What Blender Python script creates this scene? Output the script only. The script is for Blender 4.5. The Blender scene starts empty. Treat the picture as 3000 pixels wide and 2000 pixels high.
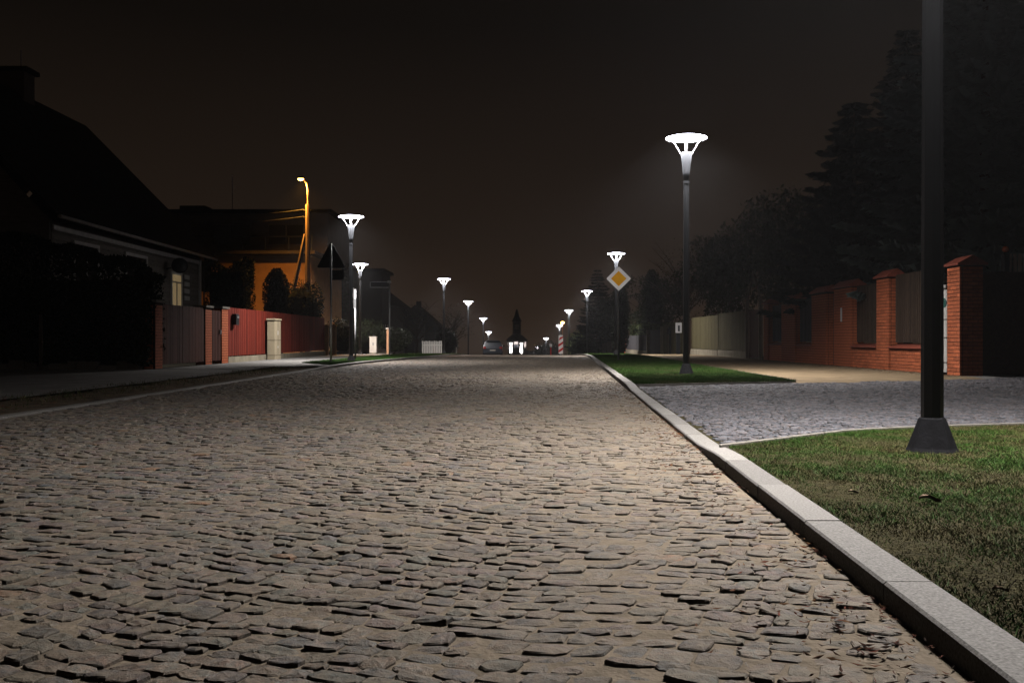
import bpy, math, random
import numpy as np
from mathutils import Vector
random.seed(11); RNG = np.random.default_rng(5)
R = math.radians
S = bpy.context.scene

# ------------------------------------------------------------------ camera, sky, exposure
cam_d = bpy.data.cameras.new("camera"); cam = bpy.data.objects.new("camera", cam_d)
S.collection.objects.link(cam); S.camera = cam
cam_d.sensor_width = 36.0; cam_d.lens = 34.8
cam_d.clip_start = 0.05; cam_d.clip_end = 3000
cam.location = (0, 0, 0.8)
cam.rotation_euler = (R(90 - 0.138), 0, R(0.198))

HAZE = 0.00052
W = bpy.data.worlds.new("World"); S.world = W; W.use_nodes = True
nt = W.node_tree; nt.nodes.clear()
out = nt.nodes.new('ShaderNodeOutputWorld'); bg = nt.nodes.new('ShaderNodeBackground')
tc = nt.nodes.new('ShaderNodeTexCoord'); sep = nt.nodes.new('ShaderNodeSeparateXYZ')
ramp = nt.nodes.new('ShaderNodeValToRGB')
nt.links.new(tc.outputs['Generated'], sep.inputs[0])
nt.links.new(sep.outputs['Z'], ramp.inputs[0])
cr = ramp.color_ramp
cr.elements[0].position = 0.0; cr.elements[0].color = (0.0270, 0.0160, 0.0095, 1)
cr.elements[1].position = 1.0; cr.elements[1].color = (0.0014, 0.0012, 0.0010, 1)
e = cr.elements.new(0.10); e.color = (0.0150, 0.0096, 0.0064, 1)
e = cr.elements.new(0.30); e.color = (0.0044, 0.0032, 0.0024, 1)
nt.links.new(ramp.outputs[0], bg.inputs[0]); bg.inputs[1].default_value = 1.0
nt.links.new(bg.outputs[0], out.inputs[0])

S.view_settings.view_transform = 'Standard'; S.view_settings.look = 'None'
S.view_settings.exposure = 0.0; S.view_settings.gamma = 1.0
S.view_settings.use_curve_mapping = False
S.render.engine = 'CYCLES'
cy = S.cycles
cy.use_denoising = True
try: cy.denoiser = 'OPENIMAGEDENOISE'
except Exception: pass
cy.use_light_tree = True
cy.max_bounces = 4; cy.diffuse_bounces = 0; cy.glossy_bounces = 2; cy.volume_bounces = 0
cy.sample_clamp_indirect = 3.0; cy.caustics_reflective = False; cy.caustics_refractive = False
LAMP_POWER = 590.0
LAMP_COL = (1.0, 0.955, 0.93)

# ------------------------------------------------------------------ helpers
C = S.collection
def wl(o):
    v = Vector((0, 0, 0))
    while o is not None:
        v += o.location; o = o.parent
    return v
def interp(pts, v): return float(np.interp(v, [p[0] for p in pts], [p[1] for p in pts]))
def mk(name, verts, faces, mat, parent=None, kind=None, smooth=False, col=None, world=True, loc=None):
    me = bpy.data.meshes.new(name)
    if world:
        off = wl(parent) if parent else Vector((0, 0, 0))
        if loc is not None: off = Vector(loc)
        verts = [(v[0] - off.x, v[1] - off.y, v[2] - off.z) for v in verts]
    me.from_pydata(verts, [], faces)
    if mat: me.materials.append(mat)
    if smooth: me.polygons.foreach_set('use_smooth', [True] * len(me.polygons))
    if col is not None:
        a = me.color_attributes.new('tint', 'FLOAT_COLOR', 'POINT')
        a.data.foreach_set('color', np.asarray(col, dtype=np.float32).ravel())
    me.update()
    o = bpy.data.objects.new(name, me); C.objects.link(o)
    if parent: o.parent = parent
    if world and loc is not None: o.location = Vector(loc) - (wl(parent) if parent else Vector((0, 0, 0)))
    if kind: o['kind'] = kind
    return o
def mk_np(name, V, F, mat, parent=None, kind=None, col=None):
    """fast mesh from numpy; V world coords, F (n,k)"""
    if parent: V = V - np.array(wl(parent))
    me = bpy.data.meshes.new(name)
    n, k = F.shape
    me.vertices.add(len(V)); me.vertices.foreach_set('co', V.astype(np.float32).ravel())
    me.loops.add(n * k); me.loops.foreach_set('vertex_index', F.astype(np.int32).ravel())
    me.polygons.add(n); me.polygons.foreach_set('loop_start', (np.arange(n) * k).astype(np.int32))
    me.materials.append(mat)
    me.update(calc_edges=True)
    if col is not None:
        a = me.color_attributes.new('tint', 'FLOAT_COLOR', 'POINT')
        a.data.foreach_set('color', np.asarray(col, dtype=np.float32).ravel())
    o = bpy.data.objects.new(name, me); C.objects.link(o)
    if parent: o.parent = parent
    if kind: o['kind'] = kind
    return o
def tag(o, label=None, cat=None, group=None, kind=None):
    if label: o['label'] = label
    if cat: o['category'] = cat
    if group: o['group'] = group
    if kind: o['kind'] = kind
    return o
def thing(name, label, cat, loc=(0, 0, 0), group=None, rz=0):
    o = bpy.data.objects.new(name, None); C.objects.link(o); o.location = loc
    o.rotation_euler = (0, 0, rz); o.empty_display_size = 0.2
    return tag(o, label, cat, group)
def inst(src, loc, parent, name=None):
    o = bpy.data.objects.new(name or src.name.split('.')[0], src.data); C.objects.link(o)
    o.parent = parent; o.location = loc
    return o
def boxv(x0, x1, y0, y1, z0, z1):
    v = [(x0,y0,z0),(x1,y0,z0),(x1,y1,z0),(x0,y1,z0),(x0,y0,z1),(x1,y0,z1),(x1,y1,z1),(x0,y1,z1)]
    f = [(0,3,2,1),(4,5,6,7),(0,1,5,4),(1,2,6,5),(2,3,7,6),(3,0,4,7)]
    return v, f
def box(name, x0, x1, y0, y1, z0, z1, mat, parent=None, world=True, kind=None, bev=0.0):
    v, f = boxv(x0, x1, y0, y1, z0, z1)
    o = mk(name, v, f, mat, parent, kind, world=world)
    if bev:
        m = o.modifiers.new('bevel', 'BEVEL'); m.width = bev; m.segments = 1
    return o
class MB:
    def __init__(s): s.v = []; s.f = []
    def add(s, v, f):
        n = len(s.v); s.v += list(v); s.f += [tuple(i + n for i in q) for q in f]; return s
    def box(s, *a): return s.add(*boxv(*a))
    def lathe(s, prof, n=16, cx=0, cy=0, cap=True, rot=0.0):
        v = []; f = []
        for r, z in prof:
            for k in range(n):
                a = 2 * math.pi * k / n + rot
                v.append((cx + r * math.cos(a), cy + r * math.sin(a), z))
        for i in range(len(prof) - 1):
            for k in range(n):
                k2 = (k + 1) % n
                f.append((i*n+k, i*n+k2, (i+1)*n+k2, (i+1)*n+k))
        if cap:
            f.append(tuple(range(n - 1, -1, -1))); f.append(tuple((len(prof)-1)*n + k for k in range(n)))
        return s.add(v, f)
    def tube(s, pts, r, n=6, r2=None):
        pts = [Vector(p) for p in pts]; v = []; f = []
        for i, p in enumerate(pts):
            d = (pts[min(i+1, len(pts)-1)] - pts[max(i-1, 0)]).normalized()
            u = d.cross(Vector((0, 0, 1)))
            if u.length < 1e-3: u = Vector((1, 0, 0))
            u.normalize(); w = d.cross(u)
            rr = r if r2 is None else r + (r2 - r) * i / (len(pts) - 1)
            for k in range(n):
                a = 2 * math.pi * k / n
                v.append(tuple(p + u * (rr * math.cos(a)) + w * (rr * math.sin(a))))
        for i in range(len(pts) - 1):
            for k in range(n):
                k2 = (k + 1) % n
                f.append((i*n+k, (i+1)*n+k, (i+1)*n+k2, i*n+k2))
        f.append(tuple(range(n))); f.append(tuple((len(pts)-1)*n + k for k in range(n - 1, -1, -1)))
        return s.add(v, f)
    def ob(s, name, mat, parent=None, world=False, smooth=False, kind=None):
        return mk(name, s.v, s.f, mat, parent, kind, smooth=smooth, world=world)

# ------------------------------------------------------------------ materials
def mat(name, col, rough=0.7, spec=0.3, metal=0.0, nscale=6.0, namt=0.25, bump=0.0, bscale=60.0, attr=False,
        rnd=0.0, emit=None, estr=0.0, stretch=None):
    m = bpy.data.materials.new(name); m.use_nodes = True; t = m.node_tree; n = t.nodes; l = t.links
    b = n['Principled BSDF']
    b.inputs['Roughness'].default_value = rough
    b.inputs['Specular IOR Level'].default_value = spec
    b.inputs['Metallic'].default_value = metal
    geo = n.new('ShaderNodeNewGeometry')
    vec = geo.outputs['Position']
    if stretch:
        vm = n.new('ShaderNodeVectorMath'); vm.operation = 'MULTIPLY'; vm.inputs[1].default_value = stretch
        l.new(vec, vm.inputs[0]); vec = vm.outputs[0]
    nz = n.new('ShaderNodeTexNoise'); nz.inputs['Scale'].default_value = nscale; nz.inputs['Detail'].default_value = 6
    l.new(vec, nz.inputs['Vector'])
    mr = n.new('ShaderNodeMapRange'); mr.inputs[1].default_value = 0.25; mr.inputs[2].default_value = 0.75
    mr.inputs[3].default_value = 1 - namt; mr.inputs[4].default_value = 1 + namt
    l.new(nz.outputs['Fac'], mr.inputs[0])
    fac = mr.outputs[0]
    if rnd:
        oi = n.new('ShaderNodeObjectInfo'); mr2 = n.new('ShaderNodeMapRange')
        mr2.inputs[3].default_value = 1 - rnd; mr2.inputs[4].default_value = 1 + rnd
        l.new(oi.outputs['Random'], mr2.inputs[0])
        mm = n.new('ShaderNodeMath'); mm.operation = 'MULTIPLY'
        l.new(fac, mm.inputs[0]); l.new(mr2.outputs[0], mm.inputs[1]); fac = mm.outputs[0]
    sc = n.new('ShaderNodeVectorMath'); sc.operation = 'SCALE'
    if attr:
        at = n.new('ShaderNodeAttribute'); at.attribute_name = 'tint'; l.new(at.outputs['Color'], sc.inputs[0])
    else: sc.inputs[0].default_value = col
    l.new(fac, sc.inputs['Scale']); l.new(sc.outputs[0], b.inputs['Base Color'])
    if bump:
        n2 = n.new('ShaderNodeTexNoise'); n2.inputs['Scale'].default_value = bscale; n2.inputs['Detail'].default_value = 4
        l.new(vec, n2.inputs['Vector'])
        bp = n.new('ShaderNodeBump'); bp.inputs['Strength'].default_value = 1.0; bp.inputs['Distance'].default_value = bump
        l.new(n2.outputs['Fac'], bp.inputs['Height']); l.new(bp.outputs[0], b.inputs['Normal'])
    if emit:
        b.inputs['Emission Color'].default_value = (*emit, 1); b.inputs['Emission Strength'].default_value = estr
    return m
SANDC = (0.255, 0.208, 0.153)
def stone_material(name, dust_amt, sand=SANDC, attr=True, base=(0.17, 0.15, 0.14), far=False):
    m = bpy.data.materials.new(name); m.use_nodes = True; t = m.node_tree; n = t.nodes; l = t.links
    b = n['Principled BSDF']; b.inputs['Roughness'].default_value = 0.75; b.inputs['Specular IOR Level'].default_value = 0.35
    geo = n.new('ShaderNodeNewGeometry'); P = geo.outputs['Position']
    def noise(s, d=5, r=0.6):
        q = n.new('ShaderNodeTexNoise'); q.inputs['Scale'].default_value = s; q.inputs['Detail'].default_value = d
        q.inputs['Roughness'].default_value = r; l.new(P, q.inputs['Vector']); return q
    def rng(o, a, b_, c, d):
        q = n.new('ShaderNodeMapRange'); q.interpolation_type = 'SMOOTHSTEP'
        for i, v in enumerate((a, b_, c, d)): q.inputs[i + 1].default_value = v
        l.new(o, q.inputs[0]); return q.outputs[0]
    def mul(a, b_):
        q = n.new('ShaderNodeMath'); q.operation = 'MULTIPLY'; l.new(a, q.inputs[0])
        if isinstance(b_, float): q.inputs[1].default_value = b_
        else: l.new(b_, q.inputs[1])
        return q.outputs[0]
    def add(a, b_):
        q = n.new('ShaderNodeMath'); q.operation = 'ADD'; l.new(a, q.inputs[0])
        if isinstance(b_, float): q.inputs[1].default_value = b_
        else: l.new(b_, q.inputs[1])
        return q.outputs[0]
    speck = noise(170, 3, 0.7); big = noise(28, 5); patch = noise(0.9, 4); mid = noise(9, 5)
    f = mul(rng(speck.outputs['Fac'], .3, .7, .60, 1.45), rng(big.outputs['Fac'], .3, .7, .55, 1.45))
    sc = n.new('ShaderNodeVectorMath'); sc.operation = 'SCALE'
    if attr:
        at = n.new('ShaderNodeAttribute'); at.attribute_name = 'tint'; l.new(at.outputs['Color'], sc.inputs[0])
    else: sc.inputs[0].default_value = base
    l.new(f, sc.inputs['Scale'])
    hn = noise(34, 4, .7); hm = n.new('ShaderNodeMix'); hm.data_type = 'RGBA'
    l.new(rng(hn.outputs['Fac'], .38, .62, 0, 1), hm.inputs['Factor']); hm.inputs['A'].default_value = (1.16, .98, .90, 1); hm.inputs['B'].default_value = (.84, .98, 1.06, 1)
    hv = n.new('ShaderNodeVectorMath'); hv.operation = 'MULTIPLY'; l.new(sc.outputs[0], hv.inputs[0]); l.new(hm.outputs['Result'], hv.inputs[1]); sc = hv
    # sand dust: patches washed toward the kerb, thicker where the grain holds it
    sx = n.new('ShaderNodeSeparateXYZ'); l.new(P, sx.inputs[0])
    side = rng(sx.outputs['X'], -3.0, 1.6, 0.0, 0.34)
    d = add(add(mul(rng(patch.outputs['Fac'], .35, .65, 0, 1), 0.22), mul(rng(mid.outputs['Fac'], .38, .62, 0, 1), 0.38)), mul(rng(big.outputs['Fac'], .4, .65, 0, 1), 0.28))
    d = mul(add(d, side), float(dust_amt))
    mx = n.new('ShaderNodeMix'); mx.data_type = 'RGBA'; mx.clamp_factor = True
    l.new(d, mx.inputs['Factor']); l.new(sc.outputs[0], mx.inputs['A']); mx.inputs['B'].default_value = (*sand, 1)
    l.new(mx.outputs['Result'], b.inputs['Base Color'])
    h = add(mul(big.outputs['Fac'], 0.7), mul(speck.outputs['Fac'], 0.3))
    bp = n.new('ShaderNodeBump'); bp.inputs['Distance'].default_value = 0.012; bp.inputs['Strength'].default_value = 1
    l.new(h, bp.inputs['Height']); l.new(bp.outputs[0], b.inputs['Normal'])
    if far:
        vo = n.new('ShaderNodeTexVoronoi'); vo.feature = 'DISTANCE_TO_EDGE'; vo.inputs['Scale'].default_value = 8
        l.new(P, vo.inputs['Vector'])
        e = rng(vo.outputs['Distance'], 0.0, 0.12, 0.55, 1.0)
        s2 = n.new('ShaderNodeVectorMath'); s2.operation = 'SCALE'
        l.new(mx.outputs['Result'], s2.inputs[0]); l.new(e, s2.inputs['Scale']); l.new(s2.outputs[0], b.inputs['Base Color'])
        l.new(e, bp.inputs['Height']); bp.inputs['Distance'].default_value = 0.02
    return m
M = {}
M['stone'] = stone_material('worn cobble granite', 0.95)
M['sett'] = stone_material('grey granite sett', 0.18, (0.2, 0.17, 0.14))
M['road_far'] = stone_material('distant cobbles', 0.8, attr=False, far=True)
M['sand'] = mat('joint sand', SANDC, 0.95, 0.1, nscale=14, namt=0.3, bump=0.006, bscale=60)
M['granite'] = mat('kerb granite', (0.27, 0.255, 0.235), 0.75, 0.3, nscale=110, namt=0.5, bump=0.0015, bscale=160, rnd=0.18)
M['concrete'] = mat('old concrete edging', (0.235, 0.215, 0.185), 0.85, 0.2, nscale=30, namt=0.2, bump=0.003, bscale=90, rnd=0.08)
M['soil'] = mat('lawn soil', (0.060, 0.052, 0.024), 0.95, 0.1, nscale=30, namt=0.6, bump=0.030, bscale=55)
M['ground'] = mat('bare ground', (0.05, 0.045, 0.032), 0.95, 0.1, nscale=1.2, namt=0.4, bump=0.02, bscale=12)
M['path'] = mat('sandy footpath paving', (0.25, 0.185, 0.112), 0.9, 0.15, nscale=2.2, namt=0.28, bump=0.006, bscale=40)
M['path_grey'] = mat('grey sidewalk paving', (0.25, 0.24, 0.225), 0.9, 0.15, nscale=2, namt=0.2, bump=0.005, bscale=35, rnd=0.10)
M['blade'] = mat('grass blade', (0.05, 0.1, 0.02), 0.7, 0.15, attr=True, nscale=1.6, namt=0.25)
M['leaf'] = mat('dark leaf', (0.020, 0.030, 0.013), 0.7, 0.15, nscale=1.5, namt=0.35)
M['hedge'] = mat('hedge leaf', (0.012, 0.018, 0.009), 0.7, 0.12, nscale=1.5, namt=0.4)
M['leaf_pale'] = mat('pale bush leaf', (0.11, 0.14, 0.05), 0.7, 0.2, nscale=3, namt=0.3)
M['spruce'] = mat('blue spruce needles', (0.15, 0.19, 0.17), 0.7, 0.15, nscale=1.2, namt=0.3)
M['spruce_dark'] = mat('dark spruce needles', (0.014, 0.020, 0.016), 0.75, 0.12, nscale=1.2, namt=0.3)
M['inner'] = mat('inner twigs', (0.010, 0.011, 0.008), 0.95, 0.02, nscale=20, namt=0.4)  # near-black colour for the solid cores added inside bushes
M['bark'] = mat('tree bark', (0.07, 0.055, 0.042), 0.9, 0.1, nscale=12, namt=0.4, bump=0.01, bscale=30)
M['pole'] = mat('dark grey coated steel', (0.011, 0.012, 0.014), 0.45, 0.30, nscale=8, namt=0.12)
M['cup'] = mat('grey coated aluminium', (0.022, 0.024, 0.028), 0.6, 0.2, nscale=8, namt=0.08)
M['white_metal'] = mat('pale coated metal', (0.75, 0.75, 0.77), 0.4, 0.5, nscale=8, namt=0.05)
M['base'] = mat('scuffed dark pole foot', (0.011, 0.011, 0.013), 0.7, 0.15, nscale=18, namt=0.4, bump=0.002)
M['arm'] = mat('lamp arm metal', (0.16, 0.16, 0.17), 0.5, 0.3, nscale=8, namt=0.05)
M['wire'] = mat('dull wire', (0.06, 0.055, 0.05), 0.8, 0.1)
M['galv'] = mat('galvanised steel', (0.36, 0.37, 0.38), 0.45, 0.5, metal=0.5, nscale=20, namt=0.15)
M['diffuser'] = mat('glowing lamp diffuser', (0.9, 0.9, 0.9), emit=(0.95, 0.93, 1.0), estr=22.0, namt=0.0)
M['dome'] = mat('translucent lamp canopy', (0.8, 0.8, 0.85), emit=(0.80, 0.82, 1.0), estr=22.0, namt=0.0)  # emission added to the canopy so the haze above the head glows
M['sodium'] = mat('glowing sodium bulb', (0.9, 0.6, 0.2), emit=(1.0, 0.50, 0.10), estr=40.0, namt=0.0)
for k in ('diffuser', 'sodium'): M[k].cycles.emission_sampling = 'NONE'
M['brick'] = mat('red clinker brick', (0.50, 0.135, 0.055), 0.75, 0.3, nscale=20, namt=0.25, bump=0.002, bscale=80, rnd=0.20)
M['mortar'] = mat('dark mortar', (0.055, 0.035, 0.028), 0.95, 0.1, nscale=20, namt=0.3)
M['tile'] = mat('red cap tile', (0.30, 0.075, 0.045), 0.6, 0.35, nscale=15, namt=0.25, rnd=0.15)
M['brown_wood'] = mat('dark brown picket wood', (0.060, 0.040, 0.028), 0.7, 0.25, nscale=6, namt=0.35, rnd=0.25, stretch=(8, 8, 1))
M['red_wood'] = mat('red stained plank', (0.165, 0.022, 0.012), 0.75, 0.2, nscale=5, namt=0.3, rnd=0.28, stretch=(8, 8, 0.7))
M['dark_red_wood'] = mat('dark red brown plank', (0.060, 0.018, 0.011), 0.75, 0.2, nscale=5, namt=0.3, rnd=0.25, stretch=(8, 8, 0.7))
M['siding'] = mat('weathered grey siding board', (0.22, 0.20, 0.175), 0.85, 0.15, nscale=4, namt=0.3, rnd=0.16, stretch=(1, 1, 8))
M['trim'] = mat('white painted trim', (0.62, 0.60, 0.56), 0.6, 0.3, nscale=5, namt=0.12)
M['roof'] = mat('dark roofing sheet', (0.018, 0.016, 0.015), 0.9, 0.08, nscale=3, namt=0.3)
M['dark'] = mat('dark paint', (0.015, 0.016, 0.018), 0.5, 0.3, nscale=5, namt=0.1)
M['glass'] = mat('dark window glass', (0.012, 0.014, 0.016), 0.12, 0.5, namt=0.0)
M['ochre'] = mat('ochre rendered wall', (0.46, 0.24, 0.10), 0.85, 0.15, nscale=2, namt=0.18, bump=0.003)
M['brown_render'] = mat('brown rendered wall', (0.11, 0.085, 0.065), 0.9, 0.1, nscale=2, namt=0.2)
M['far_wall'] = mat('dim far wall', (0.035, 0.031, 0.028), 0.9, 0.1, nscale=2, namt=0.2)
M['cab'] = mat('beige cabinet plastic', (0.52, 0.43, 0.29), 0.55, 0.35, nscale=4, namt=0.07)
M['white_cab'] = mat('off white cabinet plastic', (0.60, 0.58, 0.54), 0.55, 0.35, nscale=4, namt=0.08)
M['seam'] = mat('dark seam', (0.05, 0.045, 0.035), 0.8, 0.1)
M['sign_back'] = mat('grey sign back', (0.035, 0.037, 0.040), 0.6, 0.3)
M['sign_white'] = mat('reflective sign white', (0.75, 0.72, 0.70), 0.5, 0.4, namt=0.04)
M['sign_yellow'] = mat('reflective sign amber', (0.80, 0.42, 0.02), 0.5, 0.4, namt=0.05)
def sheeting(name, col):
    m = mat(name, col, 0.30, 0.5, metal=0.85, namt=0.05); return m
M['sheet_white'] = sheeting('retroreflective white sheeting', (0.90, 0.88, 0.86)); M['sheet_amber'] = sheeting('retroreflective amber sheeting', (0.85, 0.40, 0.01))
M['sign_red'] = mat('reflective sign red', (0.48, 0.02, 0.02), 0.5, 0.4, namt=0.05)
M['olive_wood'] = mat('olive stained fence board', (0.105, 0.090, 0.045), 0.8, 0.2, nscale=4, namt=0.3, rnd=0.22, stretch=(6, 6, 0.7))
M['grey_wood'] = mat('grey blue gate board', (0.075, 0.072, 0.078), 0.8, 0.2, nscale=4, namt=0.25, rnd=0.2, stretch=(6, 6, 0.7))
M['old_wood'] = mat('weathered post wood', (0.12, 0.095, 0.075), 0.85, 0.15, nscale=5, namt=0.3, stretch=(6, 6, 0.7))
M['pale_wood'] = mat('bleached post wood', (0.34, 0.28, 0.23), 0.85, 0.15, nscale=5, namt=0.3, stretch=(6, 6, 0.7))  # post wood with a lighter colour standing in for missing lamp light
M['low_wall'] = mat('pale plinth render', (0.30, 0.26, 0.19), 0.9, 0.15, nscale=3, namt=0.25, bump=0.004)
M['pole_conc'] = mat('concrete mast', (0.52, 0.36, 0.28), 0.85, 0.15, nscale=6, namt=0.2)
M['peach'] = mat('peach rendered post', (0.55, 0.33, 0.20), 0.85, 0.15, nscale=4, namt=0.15)
M['car'] = mat('dark blue grey car paint', (0.008, 0.010, 0.014), 0.30, 0.3, nscale=2, namt=0.03)
M['tyre'] = mat('tyre rubber', (0.012, 0.012, 0.012), 0.85, 0.2)
M['car_glass'] = mat('car window glass', (0.03, 0.035, 0.04), 0.06, 0.8, namt=0.0)
M['tail'] = mat('red tail light lens', (0.16, 0.012, 0.01), 0.2, 0.6, namt=0.0)
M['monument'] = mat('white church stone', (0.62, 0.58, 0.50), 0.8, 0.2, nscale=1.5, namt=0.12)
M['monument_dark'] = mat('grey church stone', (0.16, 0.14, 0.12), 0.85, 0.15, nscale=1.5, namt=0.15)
M['curtain'] = mat('lit curtain', (0.6, 0.5, 0.3), emit=(1.0, 0.72, 0.36), estr=0.13, namt=0.45, nscale=12, stretch=(1, 6, 0.5))
M['flood'] = mat('floodlight lens', (0.9, 0.9, 0.9), emit=(0.95, 0.93, 1.0), estr=12.0, namt=0)
M['litter'] = mat('dead leaf', (0.12, 0.05, 0.025), 0.85, 0.15, attr=True, nscale=30, namt=0.3)
M['orange_ball'] = mat('amber warning lens', (0.55, 0.12, 0.03), 0.25, 0.6, namt=0)
M['metal_rail'] = mat('zinc gutter', (0.40, 0.38, 0.36), 0.5, 0.4, nscale=8, namt=0.2)

# ------------------------------------------------------------------ terrain functions
PROF = [(-60, 0), (44, 0), (52, -.05), (61, -.17), (75, -.50), (88, -.88), (102, -1.26), (115, -1.8), (130, -2.42),
        (142, -3.2), (157, -4.14), (190, -5.75), (220, -6.3), (460, -6.4)]
def G(y): return interp(PROF, y)
XR_ = [(-10, .42), (0, .95), (45, 3.34), (60, 3.85), (80, 4.1), (110, 4.2), (200, 3.4), (460, 3.4)]
XL_ = [(-10, -5.0), (10, -5.15), (22, -5.22), (27, -5.1), (32, -5.0), (36.8, -4.5), (43.8, -3.6), (60, -3.3), (460, -3.3)]
def XR(y): return interp(XR_, y)
def XL(y): return interp(XL_, y)
YD0 = [(1.0, 6.55), (1.48, 6.92), (2.72, 8.05), (3.58, 8.43), (4.46, 8.68), (9, 9.2), (16, 9.5)]
YD1 = [(1.9, 16.2), (4.77, 17.4), (9, 19.3), (11, 21.2), (16, 22.5)]
def yd0(x): return interp(YD0, x)
def yd1(x): return interp(YD1, x)
def kt(y): return interp([(6.3, .07), (7.3, .033), (15.0, .033), (16.2, .07)], y)
def sheet(name, xl, xr, y0, y1, ny, nx, zf, mt, kind='structure', parent=None, geo=False):
    ys = np.linspace(0, 1, ny + 1) if not geo else np.linspace(0, 1, ny + 1) ** 2
    v = []
    for t in ys:
        y = y0 + (y1 - y0) * t
        a, b = xl(y), xr(y)
        for i in range(nx + 1):
            x = a + (b - a) * i / nx; v.append((x, y, zf(x, y)))
    f = [(j*(nx+1)+i, j*(nx+1)+i+1, (j+1)*(nx+1)+i+1, (j+1)*(nx+1)+i) for j in range(ny) for i in range(nx)]
    return mk(name, v, f, mt, parent, kind)

sheet('ground', lambda y: -300, lambda y: 300, -50, 450, 250, 12, lambda x, y: G(y) - 0.10, M['ground'])

# ------------------------------------------------------------------ cobbled road
def wob(x, y): return .075*math.sin(1.9*x+.35*y) + .06*math.sin(.8*x-.3*y+2) + .022*math.sin(2.9*x-1.3*y+1) + .012*math.sin(6.3*x+2.1*y) + .008*math.sin(13.1*x-3.7*y)
def sandz(x, y):
    k = XR(y) - x
    return -.0075 + .0022*math.sin(2.3*x+1.7*y)*math.sin(1.9*y-x) + .0026*math.sin(7.1*x+5.3*y) * math.sin(6.1*y) + .005 * math.exp(-max(k, 0) / .6)
def stone_cells(xl, xr, y0, y1, dr, dw, jit):
    out = []; y = y0
    while y < y1:
        dep = dr * random.choice([.8, .9, 1, 1.05, 1.15, 1.35])*random.uniform(.93, 1.07)
        x = xl(y) - random.uniform(0, dw)
        while x < xr(y):
            w = dw * random.uniform(.70, 1.5)
            c = []
            for (px, py) in ((x, y), (x + w, y), (x + w, y + dep), (x, y + dep)):
                c.append((px + random.uniform(-jit, jit) , py + wob(px, py) + random.uniform(-jit, jit)))
            out.append((c, x + w/2, y + dep/2)); x += w
        y += dep
    return out
def stone_hi(c, gap, h, tx, ty, zb, base):
    cx = sum(p[0] for p in c)/4; cy = sum(p[1] for p in c)/4
    ring = []
    for i in range(4):
        p, q, r = c[i-1], c[i], c[(i+1) % 4]
        a = random.uniform(.08, .30); b = random.uniform(.08, .30)
        ring.append((q[0]+(p[0]-q[0])*a, q[1]+(p[1]-q[1])*a)); ring.append((q[0]+(r[0]-q[0])*b, q[1]+(r[1]-q[1])*b))
    v = []
    def sh(p, g, k):
        dx, dy = p[0]-cx, p[1]-cy; L = math.hypot(dx, dy) or 1
        s = max((L - g) / L, .2) * k
        return cx+dx*s, cy+dy*s
    for (g, k, dz) in ((gap*.5, 1.0, zb), (gap*.5, 1.0, -.0045), (gap*.5+.0035, .99, -.0012), (gap*.5+.012, .80, 0.0)):
        for p in ring:
            X, Y = sh(p, g, k)
            zz = base + (zb if dz == zb else h + dz + tx*(X-cx) + ty*(Y-cy) + (random.uniform(-.0022, .0022) if dz > -.003 else 0))
            v.append((X, Y, zz))
    v.append((cx, cy, base + h + random.uniform(-.001, .004)))
    f = []
    for L in range(3):
        for k in range(8):
            k2 = (k+1) % 8; f.append((L*8+k, L*8+k2, (L+1)*8+k2, (L+1)*8+k))
    for k in range(8): f.append((24+k, 24+(k+1) % 8, 32))
    return v, f
def stone_lo(c, gap, h, tx, ty, zb, base):
    cx = sum(p[0] for p in c)/4; cy = sum(p[1] for p in c)/4
    v = []
    for (g, z) in ((gap*.5, None), (gap*.5, -.006), (gap*.5+.010, 0.0)):
        for p in c:
            dx, dy = p[0]-cx, p[1]-cy; L = math.hypot(dx, dy) or 1; s = max((L-g*1.3)/L, .2)
            X, Y = cx+dx*s, cy+dy*s
            v.append((X, Y, base + (zb if z is None else h + z + tx*(X-cx) + ty*(Y-cy))))
    f = [(L*4+k, L*4+(k+1) % 4, (L+1)*4+(k+1) % 4, (L+1)*4+k) for L in range(2) for k in range(4)]
    f.append((8, 9, 10, 11))
    return v, f
PAL = [(.19,.155,.125), (.135,.125,.13), (.17,.16,.15), (.125,.14,.125), (.21,.165,.14), (.11,.108,.115), (.18,.14,.14), (.25,.22,.185), (.15,.14,.11), (.10,.11,.115)]
PALG = [(.13,.13,.145), (.10,.105,.12), (.165,.165,.18), (.08,.085,.10), (.14,.13,.135), (.115,.115,.13)]
def tint(pal, v=.16):
    c = random.choice(pal); k = random.uniform(1-v, 1+v)
    if pal is PAL and random.random() < .006: c = (.26, .15, .09)
    return (c[0]*k, c[1]*k, c[2]*k, 1)
def lay(prefix, root, cells, mt, pal, gap, hj, tj, zb, base, hi_lim, nparts, keep, gapj=0.5):
    parts = 0; HI = ([], [], []); LO = ([], [], [])
    for c, mx, my in cells:
        if not keep(mx, my): continue
        h = random.gauss(0, hj); tx = random.gauss(0, tj); ty = random.gauss(0, tj); g = gap*random.uniform(1-gapj, 1+gapj)
        bz = base(mx, my); tc_ = tint(pal)
        if my < hi_lim:
            v, f = stone_hi(c, g, h, tx, ty, zb, bz)
            inview = abs(mx / max(my, .1)) < 0.56 and my > 2.1
            if parts < nparts and inview:
                mk(prefix, v, f, mt, root, smooth=False, col=[tc_]*len(v), loc=(mx, my, bz)); parts += 1; continue
            T_ = HI
        else:
            v, f = stone_lo(c, g, h, tx, ty, zb, bz); T_ = LO
        n = len(T_[0]); T_[0].extend(v); T_[1].extend([tuple(i+n for i in q) for q in f]); T_[2].extend([tc_]*len(v))
    for T_, nm in ((HI, prefix + '_field'), (LO, prefix + '_field')):
        if T_[0]:
            mk(nm, T_[0], T_[1], mt, root, 'stuff', smooth=False, col=T_[2])
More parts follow.
